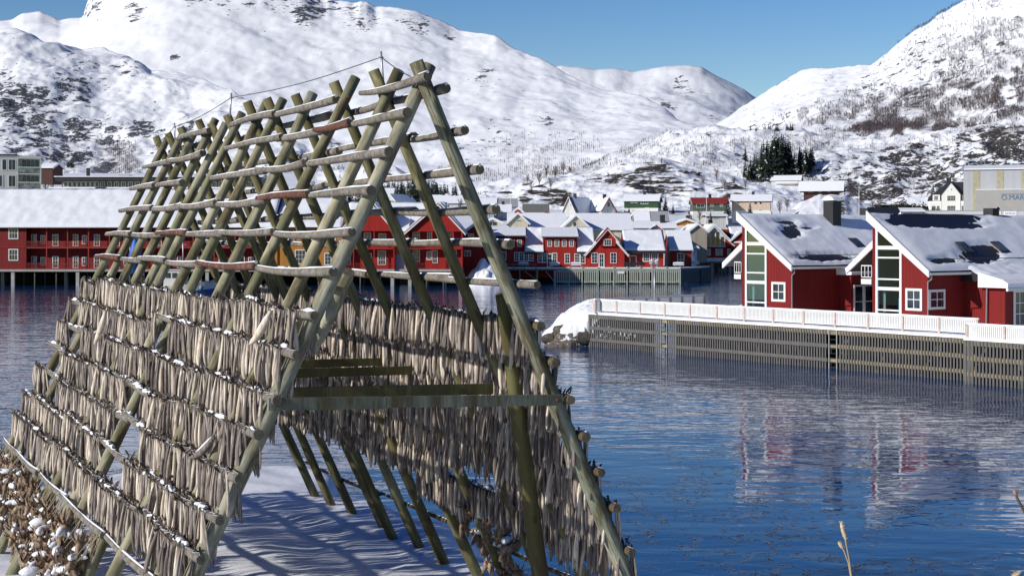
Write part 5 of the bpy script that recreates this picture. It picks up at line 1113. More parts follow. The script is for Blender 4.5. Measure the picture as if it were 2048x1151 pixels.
m.prism([(cx+r*math.cos(math.pi*i/n), cz+1.25*r*math.sin(math.pi*i/n)) for i in range(n+1)], 'y', -.19, -.144); m.build('sun_emblem', simple('sign_yellow', (.80, .48, .02), .5, .05), s1)
s2 = splate(2004.5, 2028.5, 422.8, 431.2); text('NOGVA', 5.2*k, simple('violet_ink', (.06, .04, .28), .5, .05), s2, (fx(2016.5), -.16, fz(427.2)), (R(90), 0, 0), 'lettering', .01)
s3 = splate(2044, 2075, 424, 431, simple('blue_plate', (.05, .11, .30), .5, .05)); text('K', 5.0*k, WHITE, s3, (fx(2046.6), -.16, fz(427.6)), (R(90), 0, 0), 'lettering', .01)
m = MB(); m.tube([(0, 0, 0), (0, 0, .5), (0, 0, .9)], [.55, .5, .2], 10); m.build('roof_vent', BLACKC, ro, (fx(1994), 2, fz(420.3)))
town('brown_roofed_shed', 'low shed with brown-black roof behind the dark glazed house ridge', 1745, 1800, 438, 430, 416, 'x', Y=330, wall=BROWN, snow=0)
town('snowy_shed', 'low shed under thick snow beside the white villa garden', 1800, 1846, 432, 424, 419, 'x', Y=395, wall=OFFW, snow=.4)
# snow-covered mound with a cut rock face under the chalet
xs = np.linspace(1540, 1790, 90); ys = np.linspace(0, 1, 40); V = []; RK = []
for w in ys:
    for p in xs:
        Y = 385+110*w; top = np.interp(p, [1540, 1580, 1600, 1640, 1690, 1700, 1720, 1750, 1790], [440, 425, 405, 390, 390, 397, 404, 414, 436]); z_top = LZ(top, 470); z0 = 3+9*w
        z = z0+(z_top-z0)*min(1, w/.72)**.75 if w < .72 else z_top
        V.append(((p-CX)/F*Y, Y, z+.5*noise.fractal((p*.05, Y*.12, 2), 1, 2, 4))); RK.append(.95*max(0, 1-math.hypot((p-1675)/28, (w-.42)/.34))+.3)
tag(link('snow_mound', npmesh('snow_mound', np.array(V), gridq(40, 90), M_mountain('mound_snow', 4, BROWNROCK, bumpd=.8), True, {'rock': RK, 'shrub': np.zeros(len(V))})), kind='structure')
# ---------------------------------------------------------------- near quay with two glazed-gable houses
Q0 = Vector((6.04, 111.6, 0)); E1 = Vector((23.2, -30.3, 0)).normalized(); E2 = Vector((-E1.y, E1.x, 0)); QA = math.atan2(E1.y, E1.x)
def qloc(px, py, d):
    """point of the pixel's ray on the vertical plane d metres behind the quay front, as (s, d, z)"""
    w = ray_plane(px, py, Q0+E2*d, E2); return (w-Q0).dot(E1), d, w.z
def qside(px, py, s):
    w = ray_plane(px, py, Q0+E1*s, E1); return s, (w-Q0).dot(E2), w.z
DZ = 2.62
tq = thing('near_quay', 'long quay with dark grey slatted timber front and snow-covered deck', 'quay', Q0, QA)
S0, S1 = 0.0, 50.0; sL1 = qloc(1327, 650, 0)[0]; sL2 = qloc(1665, 680, 0)[0]; sD = qloc(1953, 690, 0)[0]
m = MB(); m.box(S0, sD, .06, 30, DZ-.32, DZ); m.box(sD+.002, S1, -1.2, 30, DZ-.34, DZ-.02); m.build('deck', DECK, tq)
# slab of snow with a soft front lip
V = []; nx, ny = 180, 10
for j in range(ny+1):
    for i in range(nx+1):
        s = (S0+.1)+(S1-S0)*i/nx; d = (-.12 if s < sD else -1.3)+28*(j/ny)**1.6; V.append((s, d, DZ+(.03 if j == 0 else .13)+.05*noise.fractal((s*.4, d*.5, 1), 1, 2, 4)))
quad = gridq(ny+1, nx+1); o = link('snow', npmesh('quay_snow', np.array(V), quad, SNOW), tq)
m = MB(); m.box(S0, sD, -.10, .055, DZ-.1, DZ+.06); m.box(sD, S1, -1.28, -1.15, DZ-.1, DZ+.06); m.build('snow_lip', SNOW, tq)
SLG = simple('grey_weathered_slats', (.115, .11, .105), .85, .25, 1.3, .01, (7, 7, .6)); BEAM = simple('pale_beam', (.27, .215, .125), .8, .25, 2, .01)
def qslats(s0, s1, front, y=0.0):
    m = MB(); n = int((s1-s0)/.232); w = .118
    for k in range(n):
        x = s0+.232*(k+.5); m.box(x-w/2, x+w/2, y-.045, y, -.8, DZ-.14+.03*math.sin(k*7.7))
    m.build('slat_panel', SLG, tq)
    for (a, b) in ((DZ-1.28, DZ-1.02), (DZ-2.18, DZ-1.95)):
        m = MB()
        if front: m.box(s0, s1, y-.11, y-.049, a, b)
        else: m.box(s0, s1, y+.004, y+.12, a, b)
        m.build('wale', SLG if front else BEAM, tq)
    m = MB(); m.box(s0, s1, y+.004, y+.14, DZ-.40, DZ-.11); m.build('cap_beam', BEAM, tq)
qslats(S0+.25, sL1-.3, True); qslats(sL1+.55, sL2-.35, True); qslats(sL2+.55, sD-.1, False); qslats(sD, S1, False, -1.2)
m = MB(); m.box(S0, S0+.24, -.06, .1, -.8, DZ-.05); m.box(S0+.245, sL1-.3, -.105, -.048, DZ-.42, DZ-.12); m.build('corner_post', SLG, tq)
for s in (sL1, sL2):
    m = MB()
    for x in (-.22, .42): m.box(s+x-.035, s+x+.035, -.1, -.03, -.9, DZ+.9 if False else DZ-.05)
    m.build('ladder_stile', METAL if s == sL1 else METAL, tq)
    m = MB(); 
    for kk in range(10): z = -.5+.3*kk; m.box(s-.185, s+.385, -.085, -.045, z-.02, z+.02)
    m.build('ladder_rungs', DARK, tq)
    m = MB(); m.box(s-.3, s+.55, .004, .13, DZ-1.26, DZ-1.02); m.box(s-.3, s+.55, .004, .13, DZ-2.18, DZ-1.95); m.box(s-.3, s+.55, .004, .13, DZ-.4, DZ-.15); m.build('beam_stub', BEAM, tq)
for k in range(26):
    s = .6+k*1.85; m = MB(); m.tube([(s, .75, -1.2), (s, .7, DZ-.33)], .12, 7); m.build('pile', PILE, tq)
for k in range(10):
    s = 10+k*3.4; m = MB(); m.bar((s, .8, -.3), (s+1.5, .8, DZ-.5), .1, .14); m.build('brace', PILE, tq)
m = MB(); m.box(8.0, S1, 1.8, 2.1, -1.2, DZ-.34); m.build('dark_backing', DARKIN, tq)
# snowy boulder point at the quay head
rk = M_mountain('boulder_snow', 1.3, (.13, .105, .085), bumpd=.25)
nx, ny = 90, 90; V = []; RKa = []
for j in range(ny+1):
    for i in range(nx+1):
        x = 1.6+9.5*i/nx; y = 109.6+16*j/ny; rel = Vector((x, y, 0))-Q0; dd = rel.dot(E2)
        e = 1-max(0, (6.9-x)/4.4)**1.6; f = min(1, max(0, (y-110.9+max(0, 7-x)*.05)/2.0))**.7; z = 3.3*max(-.2, e)*f+.30*noise.fractal((x*.8, y*.8, 4), 1, 2, 5)-.25
        if rel.dot(E1) > -.3: z = min(z, DZ-.5) if dd > .35 else -1
        V.append((x, y, max(-1, z))); RKa.append(1.25-.75*max(0, z-.1) if y < 116 else .2)
o = link('shore_rocks', npmesh('shore_rocks', np.array(V), gridq(ny+1, nx+1), rk, True, {'rock': RKa, 'shrub': np.zeros(len(V))})); tag(o, kind='structure')
g = random.Random(4)
def boulder(s, d, z, r, sq, seed):
    q = random.Random(seed); m = MB(); n = 9; h = 7; vs = []
    for a in range(h+1):
        for b in range(n):
            th = math.pi*a/h; ph = 2*math.pi*b/n; v = Vector((math.sin(th)*math.cos(ph), math.sin(th)*math.sin(ph)*.85, math.cos(th)*sq)); f = r*(1+.35*noise.noise(v*1.7+Vector((seed, 0, 0)))); vs.append(v*f)
    m.add(vs, [(a*n+b, a*n+(b+1) % n, (a+1)*n+(b+1) % n, (a+1)*n+b) for a in range(h) for b in range(n)])
    w = Q0+E1*s+E2*d; return m.build('boulder', BROCK, None, (w.x, w.y, z-.25))
BROCK = simple('brown_boulder', (.085, .07, .058), .85, .4, 1.2, .06)
for (px_, py_, Y, r, lab) in ((1103, 671, 113, .75, 'low dark boulder at the tip of the snowy shore point'), (1124, 668, 113, 1.0, 'flat brown boulder beside the tip boulder at the waterline'), (1127, 656, 114, .9, 'brown slanted boulder under the snow edge, above the waterline boulders'), (1150, 668, 112.5, .9, 'dark boulder in the middle of the snowy point'),
                         (1158, 661, 113, .85, 'upright brown boulder with snow behind it'), (1168, 670, 112, 1.0, 'rusty brown boulder nearest the quay corner'), (1154, 647, 115, .35, 'small dark stone poking out of the snow'), (1140, 672, 112, .8, 'wet dark boulder half under water')):
    p = P(px_, py_, Y); rel = p-Q0; o = boulder(rel.dot(E1), rel.dot(E2), p.z, r, .62, len(lab)); tag(o, lab, 'boulder', 'boulders at the quay point')
# white railing
RW = simple('white_railing_paint', (.74, .74, .73), .5, .05); POSTP = simple('peeling_pink_post', (.55, .42, .37), .7, .25, 6)
def rail_fence(label, s0, s1, y, n, z, snow=True, ang=0.0, base=None, h=.98):
    t = thing('white_railing', label, 'railing', base if base is not None else Q0+E1*s0+E2*y+UP*z, QA+ang); L_ = s1-s0; st = L_/n
    for k in range(n+1): m = MB(); m.box(k*st-.075, k*st+.075, -.1, .05, -.1, h-.03); m.build('post', POSTP, t)
    for k in range(n):
        a, b = k*st+.08, (k+1)*st-.08; m = MB(); m.box(a, b, -.06, .0, h-.12, h-.06); m.box(a, b, -.05, .0, .10, .16); c = int((b-a)/.125)
        for q in range(c): x = a+(b-a)*(q+.5)/c; m.box(x-.047, x+.047, -.045, -.02, .161, h-.121)
        m.build('railing_panel', RW, t)
    m = MB(); m.box(-.1, L_+.1, -.09, .04, h-.055, h); cp = m.build('cap_rail', RW, t)
    if snow:
        pts = [(-.1+(L_+.2)*k/60, -.02+.01*math.sin(k), h+.012) for k in range(61)]; m = MB(); m.tube(pts, [.03+.03*abs(noise.noise((k*.31, s0, 0))) for k in range(61)], 7); m.build('snow', SNOWF, cp)
    return t
s_a = qloc(1189, 625, .35)[0]; rail_fence('white slatted railing with pinkish posts along the quay front', s_a, sD-.15, .35, 13, DZ+.1)
rail_fence('white slatted railing stepped forward at the lower quay end', sD+.05, S1, -.95, 6, DZ-.12)
wA = P(1190, 624, 110.6); wB = P(1408, 622, 121.0); dv = wB-wA; rail_fence('white slatted railing across the quay head, seen behind the front railing', 0, dv.length, 0, 9, 0, True, math.atan2(dv.y, dv.x)-QA, Vector((wA.x, wA.y, DZ+.1)))
# heaped snow at the inner edge
V = []; 
for j in range(31):
    for i in range(61):
        s = 2+18*i/60; d = 9+16*j/30; V.append((s, d, DZ+.1+1.1*max(0, 1-((s-9)/7)**2)*max(0, 1-((d-17)/8)**2)+.15*noise.fractal((s*.8, d*.8, 2), 1, 2, 4)-.1))
o = link('snow_drift', npmesh('snow_drift', np.array(V), gridq(31, 61), SNOW), None, Q0, (0, 0, QA)); tag(o, 'drift of shovelled snow on the quay beside the glazed gable house', 'snow drift')
# ---- the houses
INT = simple('pale_interior', (.50, .62, .62), .8, .05); TEALG = None
tg = NT('clear_glass'); gl = tg.node('ShaderNodeBsdfGlossy', {'Roughness': .02, 'Color': (.45, .62, .78, 1)}); tr = tg.node('ShaderNodeBsdfTransparent', {'Color': (.80, .90, .91, 1)}); fr = tg.node('ShaderNodeFresnel', {'IOR': 1.5})
mxs = tg.node('ShaderNodeMixShader'); tg.put(mxs, 0, tg.math('MULTIPLY', fr.outputs[0], .3, 0, True)); tg.put(mxs, 1, tr.outputs[0]); tg.put(mxs, 2, gl.outputs[0]); tg.t.links.new(mxs.outputs[0], tg.out.inputs['Surface']); CLEAR = tg.m
TILE = simple('black_roof_tiles', (.018, .018, .024), .4, .3, 3, .01)
def M_tiles():
    t = NT('glazed_black_tiles'); sp = t.node('ShaderNodeSeparateXYZ', {0: t.node('ShaderNodeTexCoord').outputs['Object']})
    a = t.math('SINE', t.math('MULTIPLY', sp.outputs[1], 26.0)); b = t.math('FRACT', t.math('MULTIPLY', sp.outputs[0], 3.2)); h = t.math('ADD', t.math('MULTIPLY', a, .5), b)
    return t.fin((.016, .016, .022), .38, t.bump(h, .9, .03))
TILES = M_tiles(); NRED = boards('deep_red_boards', (.19, .012, .011), .15, True, .07, .08); BEI = simple('beige_curtain', (.34, .34, .31), .9, .1); FURN = simple('teal_furniture', (.10, .20, .22), .7, .2)
def glazed_house(name, label, gp, dg, sr, zr, se, ze, sl, wall_l, glass, muntin, holes, holes2, seed, Ld):
    """local x runs along the quay (s), y inwards; gable plane at y=0; ridge at x=0; eave at x=se-sr"""
    t = thing(name, label, 'house', Q0+E1*sr+E2*dg+UP*DZ, QA); X = se-sr; hz = zr-DZ; hz_e = ze-DZ; k = (hz-hz_e)/X
    roofz = lambda x: hz-k*abs(x)
    x0 = wall_l-sr; g0, g1 = glass[0]-sr, glass[1]-sr; gz = glass[2]
    # gable wall: pillar left of glass, wall right of glass, piece above
    m = MB(); m.prism([(x0, -.3), (g0, -.3), (g0, roofz(g0)-.35), (x0, roofz(x0)-.35)], 'y', 0, .25); m.prism([(g1, -.3), (X-.25, -.3), (X-.25, roofz(X-.25)-.3), (g1, roofz(g1)-.3)], 'y', .0, .25)
    m.prism([(x0-3.2, -.3), (x0-.0, -.3), (x0, roofz(x0)-.3), (x0-3.2, roofz(x0-3.2)-.3)], 'y', 4.6, 4.8)
    m.box(x0, x0+.2, .252, 4.6, -.3, roofz(x0)-.4)
    m.box(X-.45, X-.25, .252, Ld, -.3, hz_e+.02); m.box(-X, X-.46, Ld-.2, Ld, -.3, hz_e); m.build('wall', NRED, t)
    # interior
    m = MB(); m.prism([(x0+.21, -.2), (X-.46, -.2), (X-.46, hz_e-.2), (max(x0+.21, .0), hz-.6), (x0+.21, roofz(x0+.21)-.6)], 'y', 3.2, 3.3); m.box(x0+.21, X-.46, .26, 3.19, -.25, -.05); m.box(X-.6, X-.47, .26, 3.19, -.04, hz_e-.05)
    for z in muntin['floors']: m.box(x0+.21, min(X-.61, (hz-.7-z)/k), .5, 3.19, z-.12, z+.02)
    m.build('interior', INT, t)
    m = MB(); m.box(g0+.15, g0+.4, .5, .56, .1, muntin['floors'][0]-.15); m.box(g1-.5, g1-.15, 1.0, 1.06, muntin['floors'][0]+.05, muntin['floors'][-1]-.15); m.build('curtain', BEI, t)
    m = MB(); m.box(g0+.5, g1-.4, 1.6, 2.2, 0, .9); m.box(g0+.9, g0+1.3, 1.2, 1.6, .9, 2.0); m.build('furniture', FURN, t)
    # glass strip with white frame
    f = MB(); fw = .17; ztl, ztr = roofz(g0)-.40, roofz(g1)-.40
    f.box(g0, g0+fw, -.06, .1, -.1, ztl); f.box(g1-fw, g1, -.06, .1, -.1, ztr); f.prism([(g0+fw, ztl-fw*1.5), (g0+fw, ztl), (g1-fw, roofz(g1-fw)-.4), (g1-fw, roofz(g1-fw)-.4-fw*1.5)], 'y', -.06, .1)
    for (z, h) in muntin['bars']: f.box(g0+fw, g1-fw, -.07, .1, z-h/2, z+h/2)
    gw = f.build('glazing_frame', WHITE, t)
    zs = [-.05]+[b[0] for b in muntin['bars']]
    m = MB(); m.prism([(g0+fw, -.05), (g1-fw, -.05), (g1-fw, roofz(g1-fw)-.6), (g0+fw, ztl-.2)], 'y', .01, .03); m.build('pane', CLEAR, gw)
    # roof: right slope full, left slope behind
    oe = .55; xr = X+oe*.75
    m = MB(); m.prism([(0, hz-.25), (0, hz), (xr, roofz(xr)), (xr, roofz(xr)-.2)], 'y', -.75, Ld+.4); m.prism([(-xr, roofz(xr)-.2), (-xr, roofz(xr)), (-.004, hz), (-.004, hz-.25)], 'y', 3.0, Ld+.4); ro = m.build('roof', TILES, t)
    m = MB(); m.prism([(-.1, hz-.45), (-.1, hz+.2), (xr+.05, roofz(xr)+.1), (xr+.05, roofz(xr)-.34)], 'y', -.9, -.755); m.build('bargeboard', RW, t); m = MB(); m.prism([(-xr, roofz(xr)-.34), (-xr, roofz(xr)+.1), (-.104, hz+.2), (-.104, hz-.45)], 'y', 2.84, 2.996); m.build('bargeboard', RW, t)
    m = MB(); m.prism([(-.1, hz-.46), (xr, roofz(xr)-.36), (xr, roofz(xr)-.3), (-.1, hz-.4)], 'y', -.75, -.05); m.build('soffit', NRED, t)
    def sl(nm, sgn, hl):
        nx, ny = (110, 60); V = []
        for j in range(ny+1):
            for i in range(nx+1):
                u = i/nx; w = j/ny; ys_ = -.78 if sgn > 0 else 2.98; y = ys_+(Ld+.32-ys_)*u; x = sgn*(xr*w); th = .20+.06*noise.fractal((y*.5+seed, x*.8, seed), 1, 2, 4)
                h_ = hl(y, w); rag = .22*noise.fractal((y*1.6, x*1.6, seed+5), .8, 2, 5)
                th = th*max(-.4, min(1, 1-(h_+rag*(h_ > -.5))*2.6)) if h_ > -.6 else th
                ed = min(1, .3+w*9, .35+(1-w)*14, .3+u*30)
                V.append((x, y, roofz(x)+max(-.08, th*ed)))
        return link('snow', npmesh('roof_snow', np.array(V), gridq(ny+1, nx+1) if sgn > 0 else gridq(ny+1, nx+1)[:, ::-1], SNOW), ro)
    sl('a', 1, holes); sl('b', -1, lambda y, w: -1)
    # gutter, downpipe, snow guard
    m = MB(); m.tube([(xr+.06, -.8, roofz(xr)-.12), (xr+.06, Ld+.3, roofz(xr)-.12)], .085, 8); m.build('gutter', METAL, t)
    m = MB(); m.tube([(xr+.06, -.65, roofz(xr)-.15), (xr-.1, -.4, roofz(xr)-.45), (X-.19, -.1, roofz(xr)-.65), (X-.19, -.1, -.2)], .05, 7); m.build('downpipe', METAL, t)
    m = MB(); yg = xr-.75; m.tube([(yg, 0, roofz(yg)+.24), (yg, Ld, roofz(yg)+.24)], .025, 6)
    for q in range(int(Ld/1.2)): m.tube([(yg+.02, .4+q*1.2, roofz(yg)), (yg, .4+q*1.2, roofz(yg)+.25)], .018, 5)
    m.build('snow_guard', DARK, ro)
    return t, X, roofz, xr, ro, hz
def soft(cx, cy, rx, ry):
    return lambda y, w: 1-math.hypot((y-cx)/rx, (w-cy)/ry)
def roofpix(px, py, sr, dg, hz, X, hz_e):
    """local (x, y) on the right-hand roof slope under a picture point"""
    k = (hz-hz_e)/X; n = (E1*k+UP).normalized(); w = ray_plane(px, py, Q0+E1*sr+E2*dg+UP*(DZ+hz), n); r = w-(Q0+E1*sr+E2*dg); return r.dot(E1), r.dot(E2)
def hole(px, py, rx, ry, A, gain=1.0):
    (x0, y0), (x1, y1), (x2, y2) = roofpix(px, py, *A), roofpix(px+rx, py, *A), roofpix(px, py+ry, *A); xr = A[3]+.41
    M = Matrix(((x1-x0, x2-x0), (y1-y0, y2-y0))).inverted()
    def f(y, w): q = M@Vector((w*xr-x0, y-y0)); return (1-q.length)*gain
    return f
# R1
d1 = 4.5; r1 = qloc(1478, 425, d1-.7); e1_ = qloc(1583, 524, d1-.7); wl = qloc(1484, 500, d1)[0]; ga = qloc(1491, 500, d1)[0]; gb = qloc(1534, 500, d1)[0]
zq = lambda px, py, d: qloc(px, py, d)[2]-DZ
mun = {'floors': [zq(1512, 563, d1), zq(1512, 490, d1)], 'bars': [(zq(1512, 487, d1), .24), (zq(1512, 507, d1), .1), (zq(1512, 545, d1), .1), (zq(1512, 564, d1), .22), (zq(1512, 604, d1), .1)]}
A1 = (r1[0], d1, r1[2]-.1-DZ, e1_[0]-.3-r1[0], e1_[2]-DZ); A1 = (A1[0], A1[1], A1[2], e1_[2]-DZ, A1[3]); A1 = (r1[0], d1, r1[2]-.1-DZ, e1_[0]-.3-r1[0], e1_[2]-DZ)
HS1 = [hole(1583, 464, 33, 21, A1), hole(1570, 445, 30, 7, A1, .8), hole(1614, 457, 28, 6, A1, .8), hole(1650, 516, 74, 11, A1, 1.2)]
def H1(y, w):
    v = max(h(y, w) for h in HS1); return v if v > -.45 else -1
T1, X1, rz1, xr1, ro1, hz1 = glazed_house('glazed_gable_house', 'deep red house with tall glazed gable strip, nearer the quay head', None, d1, r1[0], r1[2]-.1, e1_[0]-.3, e1_[2], None, wl, (ga, gb, 0), mun, H1, None, 3.0, 19)
# R2
d2 = 5.0; r2 = qloc(1738, 424, d2-.7); e2_ = qloc(1857, 534, d2-.7); wl2 = qloc(1745, 500, d2)[0]; ga2 = qloc(1752, 500, d2)[0]; gb2 = qloc(1804, 500, d2)[0]
mun2 = {'floors': [zq(1778, 578, d2), zq(1778, 497, d2)], 'bars': [(zq(1778, 495, d2), .24), (zq(1778, 515, d2), .1), (zq(1778, 558, d2), .1), (zq(1778, 577, d2), .22), (zq(1778, 620, d2), .1)]}
A2 = (r2[0], d2, r2[2]-.1-DZ, e2_[0]-.3-r2[0], e2_[2]-DZ)
HS2 = [hole(1868, 438, 124, 25, A2, 1.3), hole(1925, 452, 64, 12, A2), hole(1960, 509, 58, 27, A2, 1.2), hole(1888, 522, 34, 10, A2, 1.2)]
def H2(y, w):
    v = max(h(y, w) for h in HS2); return v if v > -.45 else -1
T2, X2, rz2, xr2, ro2, hz2 = glazed_house('glazed_gable_house', 'deep red house with glazed gable strip and bare black tiles along its ridge', None, d2, r2[0], r2[2]-.1, e2_[0]-.3, e2_[2], None, wl2, (ga2, gb2, 0), mun2, H2, None, 8.0, 34)
def wpix(t, sr, dg, px0, px1, py0, py1, nx, ny, rz=0, plane='front', s=None, y=0, **kw):
    if plane == 'front':
        a = qloc(px0, py1, dg+y); b = qloc(px1, py0, dg+y); return window(t, (a[0]+b[0])/2-sr, a[2]-DZ, y-.004, b[0]-a[0], b[2]-a[2], nx, ny, **kw)
    a = qside(px0, py1, s); b = qside(px1, py0, s); return window(t, s-sr+.004, a[2]-DZ, (a[1]+b[1])/2-dg, b[1]-a[1], b[2]-a[2], nx, ny, rz=R(90), **kw)
wpix(T1, r1[0], d1, 1544, 1572, 564, 602, 2, 2, fw=.16); wpix(T2, r2[0], d2, 1812, 1845, 577, 620, 2, 2, fw=.16)
sw = r2[0]+X2-.25; wpix(T2, r2[0], d2, 1857, 1889, 578, 619, 2, 2, plane='side', s=sw, fw=.16)
# skylights
def skylight(ro, x, y, roofz, w=1.1, l=1.5):
    k = roofz(x)-roofz(x+l); a = math.atan2(k, l); m = MB(); m.box(0, l, -w/2, w/2, 0, .1); o = m.build('skylight', DARK, ro, (x, y, roofz(x)+.13), (0, a, 0)); p = MB(); p.box(.08, l-.08, -w/2+.08, w/2-.08, .104, .115); p.build('pane', glass_dark('sky_glass', (.06, .08, .09)), o)
for ro_, A_, rz_, px_, py_ in ((ro1, A1, rz1, 1703, 481), (ro2, A2, rz2, 1918, 489), (ro2, A2, rz2, 1988, 488)): q = roofpix(px_, py_, *A_); skylight(ro_, q[0], q[1], rz_, 1.0, 1.15)
def stack(ro, x, y, roofz, w, h): m = MB(); m.box(x-w/2, x+w/2, y-w/2, y+w/2, roofz(x)-.4, roofz(x)+h); m.build('chimney', BLACKC, ro)
stack(ro1, .9, 8.6, rz1, .95, 1.75); stack(ro1, -.9, 15.0, rz1, .8, 1.3); stack(ro2, -.2, 13.5, rz2, .8, .7); stack(ro2, -.2, 19.5, rz2, .8, .8)
m = MB(); m.prism([(.3, hz1+.55+.6), (1.5, hz1+.62+.5), (1.3, hz1+1.35), (.9, hz1+1.5), (.5, hz1+1.35)], 'y', 8.1, 9.1); m.build('snow', SNOW, ro1)
# side bay of the first house with glazed doors
ss = r1[0]+X1-.25
qa = qside(1672, 549, ss); qb = qside(1742, 549, ss); L0 = qa[1]-d1; L1 = qb[1]-d1; zb_ = qa[2]-DZ
m = MB(); m.box(X1-.24, X1+.9, L0+.3, L1+2.5, -.3, zb_); b_ = m.build('bay', NRED, T1)
m = MB(); m.prism([(X1-.23, zb_+.003), (X1+1.15, zb_+.003), (X1+1.18, zb_+.2), (X1+.9, zb_+.42), (X1-.23, zb_+.75)], 'y', L0, L1+2.7); m.build('snow', SNOW, b_)
for kk in range(4): window(T1, X1+.904, .02, L0+1.1+kk*1.15, 1.12, zb_-.75, 1, 2, rz=R(90), fw=.12, name='glazed_door')
# little balconies beside each glazed strip
for (T, wl_, sr_, dg_, px0, px1, py0, py1) in ((T1, wl, r1[0], d1, 1470, 1483.5, 523, 556), (T2, wl2, r2[0], d2, 1724, 1744.5, 530, 566)):
    a = qloc(px0, py1, dg_+.5); b = qloc(px1, py0, dg_+.5); m = MB(); m.box(a[0]-sr_, b[0]-sr_, .4, 2.1, a[2]-DZ-.05, a[2]-DZ+.3); fl = m.build('balcony', RW, T)
    railing(fl, a[0]-sr_, b[0]-sr_, .45, a[2]-DZ+.3, b[2]-a[2]-.3, RW, .22, 'balcony_railing')
# extension at the right edge with snow roof and white door
se_ = sw+1.6; wE = qside(1971, 640, se_); dE = wE[1]
te = thing('side_extension', 'low deep red extension with thick snow roof and white glazed door', 'building', Q0+E1*(sw+.01)+E2*dE+UP*DZ, QA)
ztop = qside(1990, 562, se_)[2]-DZ
m = MB(); m.box(0, 1.6, 0, 18, -.3, ztop); m.build('wall', NRED, te)
m = MB(); m.prism([(0, ztop+.003), (2.0, ztop+.003), (2.0, ztop+.1), (0, ztop+.9)], 'y', -.4, 18); m.build('roof', TILE, te)
quiltV = []
for j in range(13):
    for i in range(61):
        w = j/12; y = -.5+18.5*i/60; x = 2.1*w; quiltV.append((x, y, ztop+.92-.8*w+.32*min(1, .2+w*4, .3+(1-w)*6, .2+i/2)+.12*noise.fractal((x, y*.9, 6), 1, 2, 4)))
link('snow', npmesh('extension_snow', np.array(quiltV), gridq(13, 61), SNOW), te)
p2 = qside(2010, 640, se_+1.4)[1]-dE; zt2 = qside(2020, 575, se_+1.4)[2]-DZ
m = MB(); m.box(1.605, 3.0, p2, 18, -.3, zt2); m.build('porch', NRED, te); m = MB(); m.prism([(1.3, zt2+.003), (3.5, zt2+.003), (3.55, zt2+.3), (3.1, zt2+.55), (1.3, zt2+1.0)], 'y', p2-.5, 18); m.build('porch_snow', SNOW, te); m = MB(); m.box(3.4, 3.55, p2-.5, 18, zt2-.2, zt2); m.build('fascia', RW, te)
dd = qside(2038, 640, se_+1.4)[1]-dE; window(te, 3.004, .02, dd, 1.35, 2.45, 2, 3, rz=R(90), fw=.17, name='door')
m = MB(); m.tube([(2.05, -.35, ztop), (1.75, -.1, ztop-.5), (1.7, -.1, -.2)], .05, 7); m.build('downpipe', METAL, te)
# lamp post on the quay
lp = P(1309, 624, 114.0); t = thing('harbour_lamp', 'grey lamp post with paired globe heads at the quay head', 'street lamp', (lp.x, lp.y, DZ))
hl = LZ(533, 114)-DZ; m = MB(); m.tube([(0, 0, -2), (0, 0, hl*.5), (0, 0, hl)], [.085, .07, .055], 9); m.build('pole', METAL, t)
for s in (-1, 1):
    m = MB(); m.tube([(0, 0, hl-.15), (s*.2, 0, hl+.02), (s*.27, 0, hl+.1)], .035, 6); a = m.build('lamp_arm', METAL, t)
    m = MB(); n = 8; m.tube([(s*.2, 0, hl+.08+.42*k/n) for k in range(n+1)], [max(.03, .24*math.sin(math.pi*(k+.3)/(n+.6))) for k in range(n+1)], 10); m.build('globe', simple('smoky_globe', (.34, .32, .36), .25, .15), a)
    m = MB(); m.tube([(s*.2, 0, hl+.47), (s*.2, 0, hl+.56)], [.2, .08], 10); m.build('snow', SNOWF, a)
# ---------------------------------------------------------------- trees, scrub, foreground stalks
def on_layer(Ld, px, py):
    c = int(np.clip(np.searchsorted(Ld['px'], px), 1, len(Ld['px'])-1)); col = Ld['PY'][:, c]; r = int(np.argmin(np.abs(col[:-6]-py)))
    return Vector((Ld['X'][r, c], Ld['Y'][r, c], Ld['Z'][r, c]))
TWIG = simple('bare_birch_twigs', (.105, .078, .082), .9, .3, .3); TWIGB = simple('brown_scrub_twigs', (.11, .07, .045), .9, .3, .5)
def twig_mass(name, label, spots, mat, hrange, nb, w, seed):
    g = random.Random(seed); V = []; T = []
    for p in spots:
        h = g.uniform(*hrange); sp = h*.42; lean = Vector((g.uniform(-.12, .12)*h, 0, 0))
        for b in range(nb):
            a = g.uniform(0, 6.28); u = g.uniform(.05, .5) if b else 0; bot = Vector((0, 0, h*u))+lean*u; top = bot+lean*.4+Vector((math.cos(a)*sp*g.uniform(.3, 1), math.sin(a)*sp*g.uniform(.3, 1), h*g.uniform(.25, .55))) if b else Vector((0, 0, h*.8))+lean; ww = w*h*(.55 if b else .4)
            o = len(V); q = Vector((ww, 0, 0)) if g.random() < .75 else Vector((0, ww, 0))
            V += [p+bot-q, p+bot+q, p+top]; T.append((o, o+1, o+2))
    o = link(name, npmesh(name, np.array([tuple(v) for v in V]), np.array(T), mat, False)); return tag(o, label, 'trees', kind='stuff')
def scatter(Ld, regs, n, seed, yflo=None):
    g = random.Random(seed); out = []
    tot = sum(r[4]*r[2]*r[3] for r in regs)
    for r in regs:
        for k in range(int(n*r[4]*r[2]*r[3]/tot)):
            while True:
                u, v = g.uniform(-1, 1), g.uniform(-1, 1)
                if u*u+v*v < 1: break
            a = R(r[5]) if len(r) > 5 else 0; x = r[0]+u*r[2]*math.cos(a)-v*r[3]*math.sin(a); y = r[1]+u*r[2]*math.sin(a)+v*r[3]*math.cos(a)
            if noise.noise((x*.03, y*.05, seed)) < -.12: continue
            out.append(on_layer(Ld, x, y))
    return out
